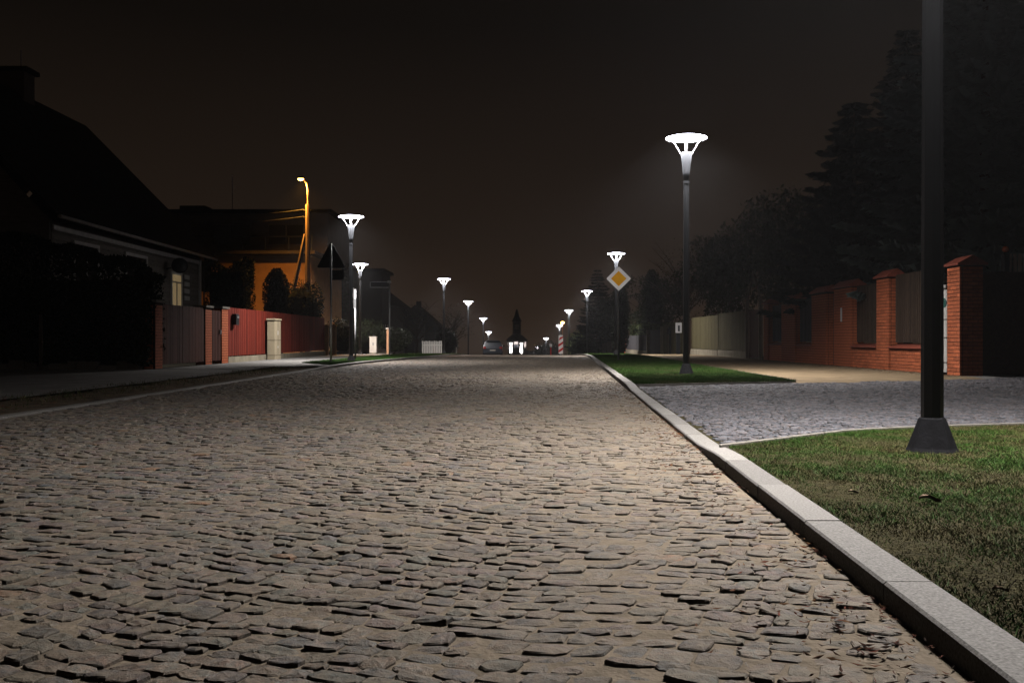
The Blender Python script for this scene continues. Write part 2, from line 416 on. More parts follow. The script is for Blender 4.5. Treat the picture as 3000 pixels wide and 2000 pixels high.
road = sheet('road', lambda y: XL(y), lambda y: XR(y), 44.5, 240, 120, 6, lambda x, y: G(y) - .002, M['road_far'])
sheet('sand_bed', lambda y: XL(y), lambda y: XR(y), -6, 14, 260, 90, sandz, M['sand'], None, road)
sheet('sand_bed', lambda y: XL(y), lambda y: XR(y), 14.001, 44.6, 80, 20, lambda x, y: -.008, M['sand'], None, road)
PHI = -0.38; cph, sph = math.cos(PHI), math.sin(PHI)
raw = stone_cells(lambda v_: -7.2 - .40*max(v_, 0), lambda v_: 4.4 - .34*max(v_, 0), -1.8, 47.5, .078, .090, .0075)
cells = []
for c_, mx_, my_ in raw:
    cc = [(p[0]*cph - p[1]*sph, p[0]*sph + p[1]*cph) for p in c_]
    cells.append((cc, sum(p[0] for p in cc)/4, sum(p[1] for p in cc)/4))
cells.sort(key=lambda q: q[2])
def keep_road(x, y):
    if not (XL(y) + .04 < x < XR(y) - .03): return False
    return abs(x) < .60 * y + 1.6 and 1.3 < y < 44.4
lay('cobblestone', road, cells, M['stone'], PAL, .0080, .0034, .045, -.045, lambda x, y: 0.0, 9.5, 300, keep_road)
print('cobbles', len(cells))

# ------------------------------------------------------------------ kerbs
def kerb_run(name, fx, y0, y1, side, width, ztop, length, mt, zbot=-.12):
    root = bpy.data.objects.new(name, None); C.objects.link(root); root.location = (fx(y0), y0, G(y0)); tag(root, kind='structure')
    y = y0; i = 0
    while y < y1:
        L = length * random.uniform(.97, 1.03); ye = min(y + L, y1) - .006
        dz = random.uniform(-.0025, .0025); dx = random.uniform(-.0025, .0025)
        v = []; n = 4 if y < 20 else 1
        for k in range(n + 1):
            yy = y + (ye - y) * k / n
            a = fx(yy) + dx; b = a + side * width; zt = ztop(yy) + G(yy) + dz; zl = G(yy) + zbot
            ch = .008
            v += [(a, yy, zl), (a, yy, zt - ch), (a + side*ch, yy, zt), (b - side*ch, yy, zt), (b, yy, zt - ch), (b, yy, zl)]
        f = []
        for k in range(n):
            for q in range(5):
                A = k*6+q; f.append((A, A+1, A+7, A+6) if side < 0 else (A, A+6, A+7, A+1))
        e = n*6
        f += [(0, 1, 2, 3, 4, 5) if side > 0 else (5, 4, 3, 2, 1, 0), tuple(e+q for q in ((5, 4, 3, 2, 1, 0) if side > 0 else (0, 1, 2, 3, 4, 5)))]
        mk('kerbstone', v, f, mt, root); y += L; i += 1
    return root
kerb_run('kerb', XR, 1.0, 100, 1, .152, kt, 1.0, M['granite'])
kerb_run('kerb', XL, 5.0, 44.0, -1, .14, lambda y: interp([(24, .022), (28, .07)], y), 1.0, M['granite'])
kerb_run('kerb', XL, 44.0, 100, -1, .14, lambda y: .07, 1.0, M['granite'])

# ------------------------------------------------------------------ driveway setts, edging, lawns, paths
drive = bpy.data.objects.new('driveway', None); C.objects.link(drive); drive.location = (3, 12, 0); tag(drive, kind='structure')
v = []; f = []; NX, NY = 40, 30
for i in range(NX + 1):
    for j in range(NY + 1):
        x0 = 1.3 + (15.5 - 1.3) * i / NX
        y = yd0(x0) - .1 + (yd1(x0) + .15 - yd0(x0)) * j / NY
        x = max(x0, XR(y) + .14) if i else XR(y) + .14
        v.append((x, y, .020))
for i in range(NX):
    for j in range(NY): a = i*(NY+1)+j; f.append((a, a+NY+1, a+NY+2, a+1))
mk('sand_bed', v, f, M['soil'], drive)
dcells = stone_cells(lambda y: XR(y) + .155, lambda y: min(15.5, .60*y+2), 6.6, 22.4, .072, .078, .005)
def keep_drive(x, y):
    return XR(y) + .20 < x and yd0(x) + .10 < y < yd1(x) - .03 and x < .56*y + 1.2
lay('sett', drive, dcells, M['sett'], PALG, .010, .0028, .045, -.02, lambda x, y: .030, 9.2, 300, keep_drive, .4)
print('setts', len(dcells))
# edging of the near lawn
root = bpy.data.objects.new('lawn_edging', None); C.objects.link(root); root.location = (1.6, 7, 0); tag(root, kind='structure')
xs = np.arange(1.42, 9, .5)
for a in xs:
    b = a + .494; v = []
    for x in (a, (a+b)/2, b):
        y = yd0(x)
        v += [(x, y-.035, -.1), (x, y-.035, .068), (x, y+.035, .068), (x, y+.035, -.1)]
    f = [(0,3,2,1), (8,9,10,11)]
    for k in range(2):
        for q in range(3): A = k*4+q; f.append((A, A+1, A+5, A+4))
    mk('edging_stone', v, f, M['concrete'], root)
def edging(x0, y0, x1, y1, n, w=.06, zt=.074, m='concrete'):
    root = bpy.data.objects.new('path_edging', None); C.objects.link(root); root.location = (x0, y0, 0); tag(root, kind='structure')
    for k in range(n):
        a, b = k/n, (k+.99)/n
        p = (x0+(x1-x0)*a, y0+(y1-y0)*a); q = (x0+(x1-x0)*b, y0+(y1-y0)*b)
        d = Vector((q[0]-p[0], q[1]-p[1])).normalized(); nx, ny = -d.y*w/2, d.x*w/2
        v = [(p[0]-nx, p[1]-ny, -.1), (q[0]-nx, q[1]-ny, -.1), (q[0]+nx, q[1]+ny, -.1), (p[0]+nx, p[1]+ny, -.1)]
        v += [(t[0], t[1], zt + G(t[1])) for t in v]
        mk('edging_stone', v, [(0,3,2,1),(4,5,6,7),(0,1,5,4),(1,2,6,5),(2,3,7,6),(3,0,4,7)], M[m], root)
edging(1.98, 16.22, 4.85, 17.44, 6, .05, .060)
edging(4.95, 17.6, 5.2, 26.5, 16, .07, .075)
edging(5.2, 26.5, 5.9, 44, 24, .07, .075)

def lawnz(x, y): return .055 + .003*math.sin(3.1*x+1.3*y)*math.sin(2.3*y) + .002*math.sin(9*x+4*y)
v = []; f = []; NX, NY = 70, 90
for i in range(NX + 1):
    X0 = 1.2 + (9 - 1.2) * i / NX
    for j in range(NY + 1):
        y = -2 + (yd0(X0) - .04 + 2) * j / NY
        a = XR(y) + .150; x = a + (9 - a) * i / NX
        v.append((x, y, lawnz(x, y)))
for i in range(NX):
    for j in range(NY): a = i*(NY+1)+j; f.append((a, a+NY+1, a+NY+2, a+1))
lawn = mk('lawn', v, f, M['soil'], None, 'structure')
R_far = lambda y: interp([(17.4, 4.92), (26.5, 5.16), (44, 5.85), (60, 6.1)], y)
sheet('lawn', lambda y: XR(y) + .150, lambda y: (1.9 + 2.95*(y-16.25)/1.15 if y < 17.4 else R_far(y)), 16.25, 60, 120, 16, lambda x, y: .055 + G(y), M['soil'])
LG = lambda y: interp([(28.5, -5.35), (31, -6.7), (44, -6.2), (60, -5.9), (100, -5.6)], y)
sheet('lawn', LG, lambda y: XL(y) - .138, 28.5, 100, 100, 8, lambda x, y: .055 + G(y), M['soil'])

_grid = np.random.default_rng(77).uniform(0, 1, (256, 256))
def _vn1(x, y):
    xi = np.floor(x).astype(int); yi = np.floor(y).astype(int); fx = x-xi; fy = y-yi
    fx = fx*fx*(3-2*fx); fy = fy*fy*(3-2*fy)
    g = lambda a, b: _grid[a % 256, b % 256]
    return (g(xi, yi)*(1-fx)+g(xi+1, yi)*fx)*(1-fy) + (g(xi, yi+1)*(1-fx)+g(xi+1, yi+1)*fx)*fy
def vn(x, y, s):
    x = np.asarray(x, float)+40; y = np.asarray(y, float)+40
    v = (_vn1(x*s, y*s)*.5 + _vn1(x*s*2.1+7, y*s*2.1+3)*.3 + _vn1(x*s*4.3+17, y*s*4.3+9)*.2)
    return np.clip((v-.5)*1.5+.5, 0, 1)
def grass(name, label, X, Y, Z, hmin, hmax, w, green, straw, gf, parent=None, lsd=.45):
    n = len(X); a = RNG.uniform(0, 2*np.pi, n); h = RNG.uniform(hmin, hmax, n)
    g = vn(X, Y, 1.9)*.55 + vn(X+5, Y-3, 7.1)*.45
    h = h * (.45 + .9*g)
    lean = RNG.normal(0, lsd, (n, 2)) * h[:, None]
    dx, dy = np.cos(a)*w/2, np.sin(a)*w/2
    V = np.empty((n, 3, 3))
    V[:, 0] = np.stack([X-dx, Y-dy, Z-.004], 1); V[:, 1] = np.stack([X+dx, Y+dy, Z-.004], 1)
    V[:, 2] = np.stack([X+lean[:, 0], Y+lean[:, 1], Z+h], 1)
    F = np.arange(n*3).reshape(n, 3)
    mixv = np.clip((g - gf)*2.2 + RNG.normal(0, .28, n) + .5, 0, 1)[:, None]
    col = np.array(straw)*(1-mixv) + np.array(green)*mixv
    col = col * RNG.uniform(.6, 1.4, (n, 1))
    col = np.concatenate([np.repeat(col, 3, 0), np.ones((n*3, 1))], 1)
    o = mk_np(name, V.reshape(-1, 3), F, M['blade'], parent, 'stuff', col)
    tag(o, label, 'grass')
    return o
n = 640000
Y = RNG.uniform(0, 1, n)**.8 * 8.0 + .9; X = RNG.uniform(1.1, 7.5, n)
xr = np.interp(Y, [p[0] for p in XR_], [p[1] for p in XR_])
ok = (X > xr + .158) & (Y < np.interp(X, [p[0] for p in YD0], [p[1] for p in YD0]) - .05) & (X < .56*Y + .8)
dens = vn(X, Y, 1.6)*.5 + vn(X, Y, 7.3)*.5
ok &= RNG.uniform(0, 1, n) < np.clip((dens - .25)*2.0 + .50, .45, 1)
X, Y = X[ok], Y[ok]
grass('grass', 'sparse green and straw grass with bare soil in the near right lawn', X, Y, np.full(len(X), .055), .007, .020, .0055, (.036, .092, .010), (.110, .090, .036), .47, lsd=1.1)
n = 200000
Y = 16.3 + RNG.uniform(0, 1, n)**1.5 * 40; xr = np.interp(Y, [p[0] for p in XR_], [p[1] for p in XR_])
rf = np.where(Y < 17.4, 1.9 + 2.95*(Y-16.25)/1.15, np.interp(Y, [17.4, 26.5, 44, 60], [4.92, 5.16, 5.85, 6.1]))
X = xr + .16 + RNG.uniform(0, 1, n) * (rf - xr - .16)
grass('grass', 'lush green grass round the second lamp beyond the driveway', X, Y, .055 + np.interp(Y, [p[0] for p in PROF], [p[1] for p in PROF]), .03, .06, .011, (.045, .105, .016), (.11, .11, .045), .34)
n = 90000
Y = 28.6 + RNG.uniform(0, 1, n)**1.4 * 60; xa = np.interp(Y, [28.5, 31, 44, 60, 100], [-5.35, -6.7, -6.2, -5.9, -5.6]); xb = np.interp(Y, [p[0] for p in XL_], [p[1] for p in XL_]) - .14
X = xa + RNG.uniform(0, 1, n) * (xb - xa)
grass('grass', 'green verge grass along the left kerb around the lamp and signs', X, Y, .055 + np.interp(Y, [p[0] for p in PROF], [p[1] for p in PROF]), .03, .06, .014, (.045, .120, .018), (.10, .12, .05), .30)

n = 9000
Y = 5 + RNG.uniform(0, 1, n)*22.5; X = RNG.uniform(-6.9, -5.4, n)
ok = (vn(X, Y, 2.2) > .50) & (np.abs(X+6.1) < .25 + .5*RNG.uniform(0, 1, n))
X, Y = X[ok], Y[ok]
grass('grass', 'thin withered grass tufts on the bare strip beside the left kerb', X, Y, np.full(len(X), .035), .02, .06, .012, (.05, .07, .02), (.14, .11, .06), .5)
# right sandy footpath
sheet('footpath', lambda y: interp([(17.45, 4.9), (26.5, 5.2), (44, 5.9), (100, 6.2)], y) if y > 17.46 else 4.9, lambda y: 9.0 if y < 80 else 8.0, 17.3, 110, 130, 14,
      lambda x, y: (.058 if y > yd1(x) else .015) + G(y), M['path'])
sheet('forecourt', lambda y: 9.0, lambda y: 16, 19.0, 23.5, 12, 10, lambda x, y: .052 if y > yd1(x) else .012, M['path_grey'])
# left sidewalk with slabs near lamp, soil strip beside the kerb
sheet('soil_strip', lambda y: -6.42 + .10*math.sin(2.3*y) + .06*math.sin(6.1*y), lambda y: XL(y) - .138, 4, 27.5, 50, 10, lambda x, y: .018 + .012*math.sin(5*x+3*y)*math.sin(4*y-x), mat('trodden verge soil', (0.13, 0.10, 0.07), 0.95, 0.1, nscale=5, namt=0.6, bump=0.02, bscale=30))
side = sheet('sidewalk', lambda y: -30 if y < 24.5 else -8.95, lambda y: -6.5 if y < 27 else (interp([(27, -5.25), (28.5, -5.3)], y) if y < 28.5 else LG(y) + .05), 4, 110, 160, 12, lambda x, y: .050 + G(y) if y > 24.4 else .035, M['path_grey'])
slab0 = None; k = 0
for iy in range(34):
    for ix in range(7):
        y = 24.6 + iy*.5; x = -8.9 + ix*.5
        if x + .49 > (-6.5 if y < 27 else (-5.3 if y < 28.5 else LG(y+.5))) - .02 or x < -8.95: continue
        if slab0 is None:
            slab0 = box('paving_slab', -.245, .245, -.245, .245, -.02, .006, M['path_grey'], side, world=False); slab0.location = (x+.25, y+.25, .054)
        else: inst(slab0, (x+.25, y+.25, .054 + random.uniform(-.0015, .0015)), side)

# ------------------------------------------------------------------ street lamps
H = 4.94
def build_lamp():
    t = thing('street_lamp', '', 'street lamp', group='street lamps along the cobbled road')
    MB().lathe([(.178, -.02), (.168, .012), (.155, .035), (.086, .225), (.078, .235)], 8, rot=math.pi/8).ob('base_collar', M['base'], t)
    MB().lathe([(.071, .02), (.071, .235), (.070, 1.2), (.060, H-.90)], 8, rot=math.pi/8).ob('pole', M['pole'], t)
    MB().lathe([(.066, H-.94), (.066, H-.89)], 20).ob('joint_ring', M['pole'], t, smooth=False)
    MB().lathe([(.056, H-.90), (.072, H-.72), (.094, H-.50), (.118, H-.325), (.118, H-.30), (.098, H-.295), (.085, H-.33)], 24).ob('housing', M['cup'], t, smooth=True)
    for k in range(4):
        a = k*math.pi/2 + math.pi/2*.5 + .62
        MB().tube([(.112*math.cos(a), .112*math.sin(a), H-.33), (.30*math.cos(a), .30*math.sin(a), H+.0)], .0095, 6).ob('arm', M['arm'], t)
    MB().lathe([(.425, H+.000), (.428, H+.010), (.36, H+.030), (.20, H+.052), (.0, H+.060)], 36, cap=False).ob('canopy', M['dome'], t, smooth=True)
    MB().lathe([(.424, H+.001), (.30, H-.010), (.0, H-.020)], 36, cap=False).ob('diffuser', M['diffuser'], t, smooth=True)
    ld = bpy.data.lights.new('lamp_light', 'AREA'); ld.shape = 'DISK'; ld.size = .76; ld.energy = LAMP_POWER; ld.color = LAMP_COL; ld.spread = R(142)
    gd = bpy.data.lights.new('lamp_glow', 'AREA'); gd.shape = 'DISK'; gd.size = .60; gd.energy = LAMP_POWER * .12; gd.color = LAMP_COL
    go = bpy.data.objects.new('lamp_glow', gd); C.objects.link(go); go.parent = t; go.location = (0, 0, H-.034)
    lo = bpy.data.objects.new('lamp_light', ld); C.objects.link(lo); lo.parent = t; lo.location = (0, 0, H-.028)
    return t
lamp0 = build_lamp()
LAMPS = [
 (2.775, 6.60, .045, 'nearest dark lamp post on the near right lawn, its head above the picture'),
 (3.57, 20.7, .045, 'tall street lamp with the largest bright head, on green grass beyond the right driveway'),
 (-5.58, 33.6, .0, 'left street lamp with the larger of two stacked heads, beside the triangular sign back'),
 (-8.48, 54.0, .0, 'left street lamp just behind and below the larger left lamp, above the white cabinet'),
 (4.92, 48.4, .045, 'street lamp directly behind the amber diamond priority sign'),
 (-4.70, 65.0, .045, 'street lamp right of the blade street sign, third bright head on the left'),
 (5.50, 76.0, .045, 'street lamp in front of the distant dark spruce right of the road'),
 (-4.18, 87.8, .045, 'fourth bright lamp head on the left, before the parked car'),
 (5.52, 102., .045, 'small lamp head just above right of the orange glow'),
 (-3.73, 115., .045, 'small lamp head almost above the parked dark car'),
 (5.78, 130., .045, 'small white lamp head touching the orange sodium light'),
 (-3.87, 142., .045, 'tiny lowest lamp head on the left above the car roof'),
 (4.85, 156., .045, 'tiny lamp head left of the red and white warning board'),
 (4.12, 190., .045, 'farthest and lowest lamp head right of the floodlit columns'),
]
def copy_tree(o, parent=None):
    c = o.copy(); C.objects.link(c)
    if parent: c.parent = parent
    for ch in list(o.children): copy_tree(ch, c)
    return c
for i, (x, y, dz, lab) in enumerate(LAMPS):
    o = lamp0 if i == 0 else copy_tree(lamp0)
    o.location = (x, y, G(y) + dz); o['label'] = lab; o.rotation_euler.z = 0.0 if i == 0 else (i*0.37) % 1.2 - .3

# ------------------------------------------------------------------ foliage builders
def leaves(n, pts, size, flat=0.0):
    """pts (n,3) centres -> quads"""
    a = RNG.normal(0, 1, (n, 3)); a[:, 2] *= (1-flat); a /= np.linalg.norm(a, axis=1)[:, None]
    b = RNG.normal(0, 1, (n, 3)); b[:, 2] *= (1-flat); b -= a * (a*b).sum(1)[:, None]; b /= np.linalg.norm(b, axis=1)[:, None]
    s = RNG.uniform(.5, 1.2, n)[:, None] * size
    V = np.stack([pts - a*s, pts - b*s*.45, pts + a*s, pts + b*s*.45], 1)
    return V.reshape(-1, 3), np.arange(n*4).reshape(n, 4)
def blob_pts(blobs, n):
    w = np.array([b[3]*b[4]*b[5] for b in blobs])**.67; w /= w.sum()
    idx = RNG.choice(len(blobs), n, p=w); B = np.array(blobs)[idx]
    d = RNG.normal(0, 1, (n, 3)); d /= np.linalg.norm(d, axis=1)[:, None]
    r = RNG.uniform(.35, 1, n)**.4
    r = r * (1 + .14*np.sin(d[:, 0]*7+B[:, 0]*3)*np.sin(d[:, 2]*6+d[:, 1]*5))
    return B[:, :3] + d * B[:, 3:6] * r[:, None]
def tree_broad(name, label, x, y, h, r, n, mt='leaf', cat='tree', zb=None, size=.13, z0=1.2, group=None, bare=False):
    g = G(y) if zb is None else zb
    t = thing(name, label, cat, (x, y, g), group)
    mb = MB(); mb.tube([(0, 0, -.05), (.05, 0, h*.25), (0, .05, h*.55)], .04*h*.6+.05, 8, .05)
    random.seed(int(x*10+y*7+900))
    for k in range(7 if not bare else 26):
        a = random.uniform(0, 6.28); zz = h*random.uniform(.2, .55); rr = r*random.uniform(.5, .95); ez = min(h*.97, zz + h*random.uniform(.15, .42))
        p0 = Vector((0, 0, zz)); p1 = Vector((math.cos(a)*rr, math.sin(a)*rr, ez)); pm = (p0+p1)/2 + Vector((0, 0, .2))
        mb.tube([p0, pm, p1], .055, 5, .012)
        if bare:
            for q in range(5):
                b0 = pm.lerp(p1, random.uniform(0, 1)); b1 = b0 + Vector((random.uniform(-1, 1), random.uniform(-1, 1), random.uniform(-.1, .9)))*.9
                mb.tube([b0, (b0+b1)/2 + Vector((0, 0, .08)), b1], .016, 4, .005)
    mb.ob('trunk', M['bark'], t)
    if n:
        bl = []
        for k in range(11):
            a = random.uniform(0, 6.28); q = random.uniform(.15, .72)*r; zz = z0 + (h-z0)*random.uniform(.22, .80)
            bl.append((math.cos(a)*q, math.sin(a)*q, zz, r*random.uniform(.34, .55), r*random.uniform(.34, .55), (h-z0)*random.uniform(.14, .24)))
        bl.append((0, 0, (z0+h)/2, r*.6, r*.6, (h-z0)*.46))
        P = blob_pts(bl, n) + np.array([x, y, g])
        V, F = leaves(n, P, size); mk_np('crown', V, F, M[mt], t)
    return t
def bush(name, label, x, y, rx, ry, h, n, mt='leaf', cat='bush', size=.07, g=None, shape='round', group=None, z0=0.0):
    gz = G(y) + .05 if g is None else g
    t = thing(name, label, cat, (x, y, gz), group)
    mb = MB()
    for k in range(5):
        a = k*1.26+.3; mb.tube([(0, 0, -.05), (.3*rx*math.cos(a), .3*ry*math.sin(a), h*.4), (.55*rx*math.cos(a), .55*ry*math.sin(a), h*.75)], .03, 5, .01)
    mb.ob('stem', M['bark'], t)
    if shape == 'round':
        bl = [(0, 0, h*.55, rx*.9, ry*.9, h*.45)] + [(rx*.5*math.cos(k*1.1+x), ry*.5*math.sin(k*1.1+x), h*(.35+.4*((k*37) % 10)/10), rx*.45, ry*.45, h*.28) for k in range(7)]
        P = blob_pts(bl, n)
    elif shape == 'column':
        u = RNG.uniform(0, 1, n); a = RNG.uniform(0, 2*np.pi, n)
        prof = np.minimum(1, np.minimum((u+.08)*4, ((1.02-u)*5)**.6)) * (1 + .07*np.sin(a*5+u*13))
        q = RNG.uniform(.5, 1, n)**.5; P = np.stack([np.cos(a)*rx*prof*q, np.sin(a)*ry*prof*q, u*h], 1)
    else:  # block hedge
        P = RNG.uniform(-1, 1, (n, 3)); ax = RNG.choice([0, 1, 2, 1], n); sg = np.sign(RNG.uniform(-1, 1, n))
        dep = 1 - RNG.uniform(0, .25, n)**1.3
        P[np.arange(n), ax] = sg*dep
        P[:, 2] = (P[:, 2]+1)/2
        bumpy = 1 + .06*np.sin(P[:, 0]*rx*3+P[:, 2]*5)
        P = P * np.array([rx, ry, h]); P[:, 2] *= bumpy; P[:, 1] *= bumpy
        P[:, 2] = np.maximum(P[:, 2], 0.03)
    P[:, 2] = np.maximum(P[:, 2], 0.02)+z0
    kx = .80;  # solid dark core added so no light shows through the leaves
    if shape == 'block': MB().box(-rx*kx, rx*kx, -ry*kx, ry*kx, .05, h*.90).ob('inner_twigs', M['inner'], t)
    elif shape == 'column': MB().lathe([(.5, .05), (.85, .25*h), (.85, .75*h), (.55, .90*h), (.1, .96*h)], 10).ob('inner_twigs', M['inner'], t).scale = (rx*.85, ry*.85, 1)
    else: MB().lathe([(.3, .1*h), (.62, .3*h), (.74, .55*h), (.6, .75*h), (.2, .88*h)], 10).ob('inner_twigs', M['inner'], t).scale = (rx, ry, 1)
    V, F = leaves(n, P + np.array([x, y, gz]), size); mk_np('foliage', V, F, M[mt], t)
    return t
def spruce(label, x, y, h, r, mt='spruce_dark', zb=.8, dens=1.0, group=None, name='spruce_tree'):
    g = G(y); t = thing(name, label, 'spruce tree', (x, y, g), group)
    MB().tube([(0, 0, -.05), (0, 0, h*.5), (0, 0, h*.98)], .03*h*.5+.05, 8, .02).ob('trunk', M['bark'], t)
    V = []; z = zb
    while z < h - .1:
        f = (z-zb)/(h-zb); rr = r*(1-f)**.85*random.uniform(.82, 1.12) + .08
        nb = max(5, int((11-5*f)))
        a0 = random.uniform(0, 6.28)
        for b in range(nb):
            a = a0 + 6.283*b/nb + random.uniform(-.2, .2); rb = rr*random.uniform(.72, 1.1); droop = random.uniform(.10, .28)
            nt_ = max(4, int(rb*11*dens))
            T_ = np.linspace(.12, 1, nt_) + RNG.uniform(-.02, .02, nt_)
            px = np.cos(a)*rb*T_; py = np.sin(a)*rb*T_; pz = z - droop*rb*T_ + .16*rb*T_**3
            for sgn in (-1, 1, 0):
                th = a + sgn*RNG.uniform(.6, 1.1, nt_); L = (.16+.34*(1-T_)*min(rb, 1.6)+.06)*RNG.uniform(.7, 1.2, nt_) + .1
                dx, dy, dz = np.cos(th)*L, np.sin(th)*L, -L*RNG.uniform(.05, .55, nt_)
                wx, wy = -np.sin(th)*.055, np.cos(th)*.055
                V.append(np.stack([np.stack([px-wx, py-wy, pz], 1), np.stack([px+wx, py+wy, pz], 1), np.stack([px+dx, py+dy, pz+dz], 1)], 1))
                # hanging needles give the spray thickness
                V.append(np.stack([np.stack([px, py, pz+.05], 1), np.stack([px+dx*.5, py+dy*.5, pz-.13], 1), np.stack([px+dx, py+dy, pz+dz+.02], 1)], 1))
        z += random.uniform(.20, .32)/max(dens, .6)**.5
    V = np.concatenate(V, 0).reshape(-1, 3) + np.array([x, y, g]); F = np.arange(len(V)).reshape(-1, 3)
    mk_np('crown', V, F, M[mt], t)
    return t

# ------------------------------------------------------------------ brick fence at right
brick_cache = {}
BC = .0765
def brick_mesh(lx, ly, lz):
    key = (round(lx, 3), round(ly, 3), round(lz, 3))
    if key not in brick_cache:
        a, b, c = lx/2, ly/2, lz/2; ch = .004
        v = []
        for sx in (-1, 1):
            for sy in (-1, 1):
                for sz in (-1, 1):
                    v += [(sx*a, sy*(b-ch), sz*(c-ch)), (sx*(a-ch), sy*b, sz*(c-ch)), (sx*(a-ch), sy*(b-ch), sz*c)]
        import bmesh
        bm = bmesh.new(); vs = [bm.verts.new(p) for p in v]; bmesh.ops.convex_hull(bm, input=vs)
        me = bpy.data.meshes.new('brick'); bm.to_mesh(me); bm.free(); me.materials.append(M['brick'])
        brick_cache[key] = me
    return brick_cache[key]
def brick_faces(root, x0, x1, y0, y1, z0, z1, single, street=True, cam_face=True):
    nc = int((z1-z0)/BC); joined = MB()
    def put(cx, cy, cz, lx, ly):
        if single:
            o = bpy.data.objects.new('brick', brick_mesh(lx, ly, BC-.011)); C.objects.link(o); o.parent = root
            L = wl(root); o.location = (cx-L.x + random.uniform(-.0015, .0015), cy-L.y, cz-L.z)
        else: joined.box(cx-lx/2, cx+lx/2, cy-ly/2, cy+ly/2, cz-(BC-.011)/2, cz+(BC-.011)/2)
    def run(a, b, odd):
        n = max(1, round((b-a)/.25)); w = (b-a)/n; e = []
        if not odd: e = [(a+k*w, a+(k+1)*w) for k in range(n)]
        else: e = [(a, a+w/2)] + [(a+w/2+k*w, a+w/2+(k+1)*w) for k in range(n-1)] + [(b-w/2, b)]
        return e
    for c in range(nc):
        z = z0 + (c+.5)*BC; odd = c % 2
        if street:
            for p, q in run(y0-.010, y1, odd): put(x0+.03-.006, (p+q)/2, z, .06, q-p-.010)
        if cam_face:
            for p, q in run(x0+.062, x1, not odd): put((p+q)/2, y0+.03-.006, z, q-p-.010, .06)
    if not single: mk('brickwork', joined.v, joined.f, M['brick'], root, 'stuff')
def pillar(label, y0, y1, x0, x1, zt, single):
    t = thing('brick_pillar', label, 'brick pillar', (x0, y0, .04), 'red brick pillars of the right fence')
    box('core', x0+.004, x1, y0+.004, y1, .04, zt, M['mortar'], t)
    brick_faces(t, x0, x1, y0, y1, .05, zt, single)
    # ridged tile cap, ridge across the wall
    o_ = .07; ym = (x0+x1)/2
    v = [(x0-o_, y0-o_, zt), (x1+o_, y0-o_, zt), (x1+o_, y1+o_, zt), (x0-o_, y1+o_, zt),
         (x0-o_, y0-o_, zt+.035), (x1+o_, y0-o_, zt+.035), (x1+o_, y1+o_, zt+.035), (x0-o_, y1+o_, zt+.035),
         (ym, y0-o_, zt+.20), (ym, y1+o_, zt+.20)]
    f = [(0,3,2,1), (0,1,5,4), (2,3,7,6), (1,2,6,5), (3,0,4,7), (4,5,8), (6,7,9), (5,6,9,8), (7,4,8,9)]
    mk('cap', v, f, M['tile'], t)
    return t
FX = 9.0
pillar('largest red brick pillar with tile cap, right of the nearest lamp post', 20.08, 20.66, FX, FX+.47, 2.30, True)
pillar('brightly lit brick pillar just left of the nearest lamp post', 23.9, 24.7, FX, FX+.36, 2.30, True)
pillar('brick pillar with a small pale plate, third from the right', 26.6, 28.0, FX, FX+.36, 2.22, False)
pillar('brick pillar just beyond the narrow dark doorway', 28.7, 30.1, FX, FX+.36, 2.17, False)
pillar('dim brick pillar second from the pointed wooden gate frame', 31.9, 33.5, FX, FX+.36, 2.10, False)
pillar('farthest dark brick pillar beside the pointed wooden gate frame', 35.3, 35.9, FX, FX+.36, 2.05, False)
def low_wall(label, y0, y1, single):
    t = thing('low_brick_wall', label, 'brick wall', (FX+.05, y0, .04), 'low brick walls under the picket panels')
    box('core', FX+.054, FX+.28, y0, y1, .04, .60, M['mortar'], t)
    brick_faces(t, FX+.05, FX+.28, y0+.004, y1-.004, .05, .60, single, cam_face=False)
    v = [(FX-.03, y0, .585), (FX+.33, y0, .60), (FX+.33, y1, .60), (FX-.03, y1, .585), (FX-.03, y0, .615), (FX+.33, y0, .69), (FX+.33, y1, .69), (FX-.03, y1, .615)]
    mk('coping', v, [(0,3,2,1),(4,5,6,7),(0,1,5,4),(1,2,6,5),(2,3,7,6),(3,0,4,7)], M['tile'], t)
low_wall('low lit brick wall partly behind the nearest lamp post', 21.28, 23.9, True)
low_wall('low brick wall between the bright pillar and the plated pillar', 24.7, 26.6, True)
low_wall('low dim brick wall beyond the narrow doorway', 30.1, 31.9, False)
low_wall('low dark brick wall farthest along the brick fence', 33.5, 35.3, False)
def picket(label, y0, y1, x=FX+.16, z0=.72, z1=2.28, pitch=.115, w=.075, name='picket_panel', mt='brown_wood'):
    t = thing(name, label, 'fence panel', (x, y0, z0), 'fence panels')
    for z in (z0+.18, z1-.30): box('rail', x+.024, x+.064, y0, y1, z, z+.07, M[mt], t)
    n = int((y1-y0)/pitch); p = (y1-y0)/n; s0 = None
    for k in range(n):
        if s0 is None: s0 = box('slat', -.010, .012, -w/2, w/2, 0, z1-z0, M[mt], t, world=False); s0.location = (0, p*.5, 0)
        else: inst(s0, (0, p*(k+.5), 0), t)
    return t
picket('dark picket panel partly behind the nearest lamp post', 21.28, 23.88, z1=2.34)
picket('dark picket panel between the bright pillar and the plated pillar', 24.72, 26.58, z1=2.22)
picket('dark picket panel beyond the narrow doorway', 30.12, 31.88, z1=2.05, mt='grey_wood')
picket('dark picket panel nearest the pointed wooden gate frame', 33.52, 35.28, z1=1.98, mt='grey_wood')
t = thing('wicket_gate', 'narrow dark wicket door between two brick pillars', 'gate', (FX+.2, 28.0, .06))
box('door_panel', FX+.20, FX+.24, 28.03, 28.67, .08, 2.1, M['dark'], t); box('handle', FX+.15, FX+.20, 28.1, 28.16, 1.05, 1.09, M['galv'], t)
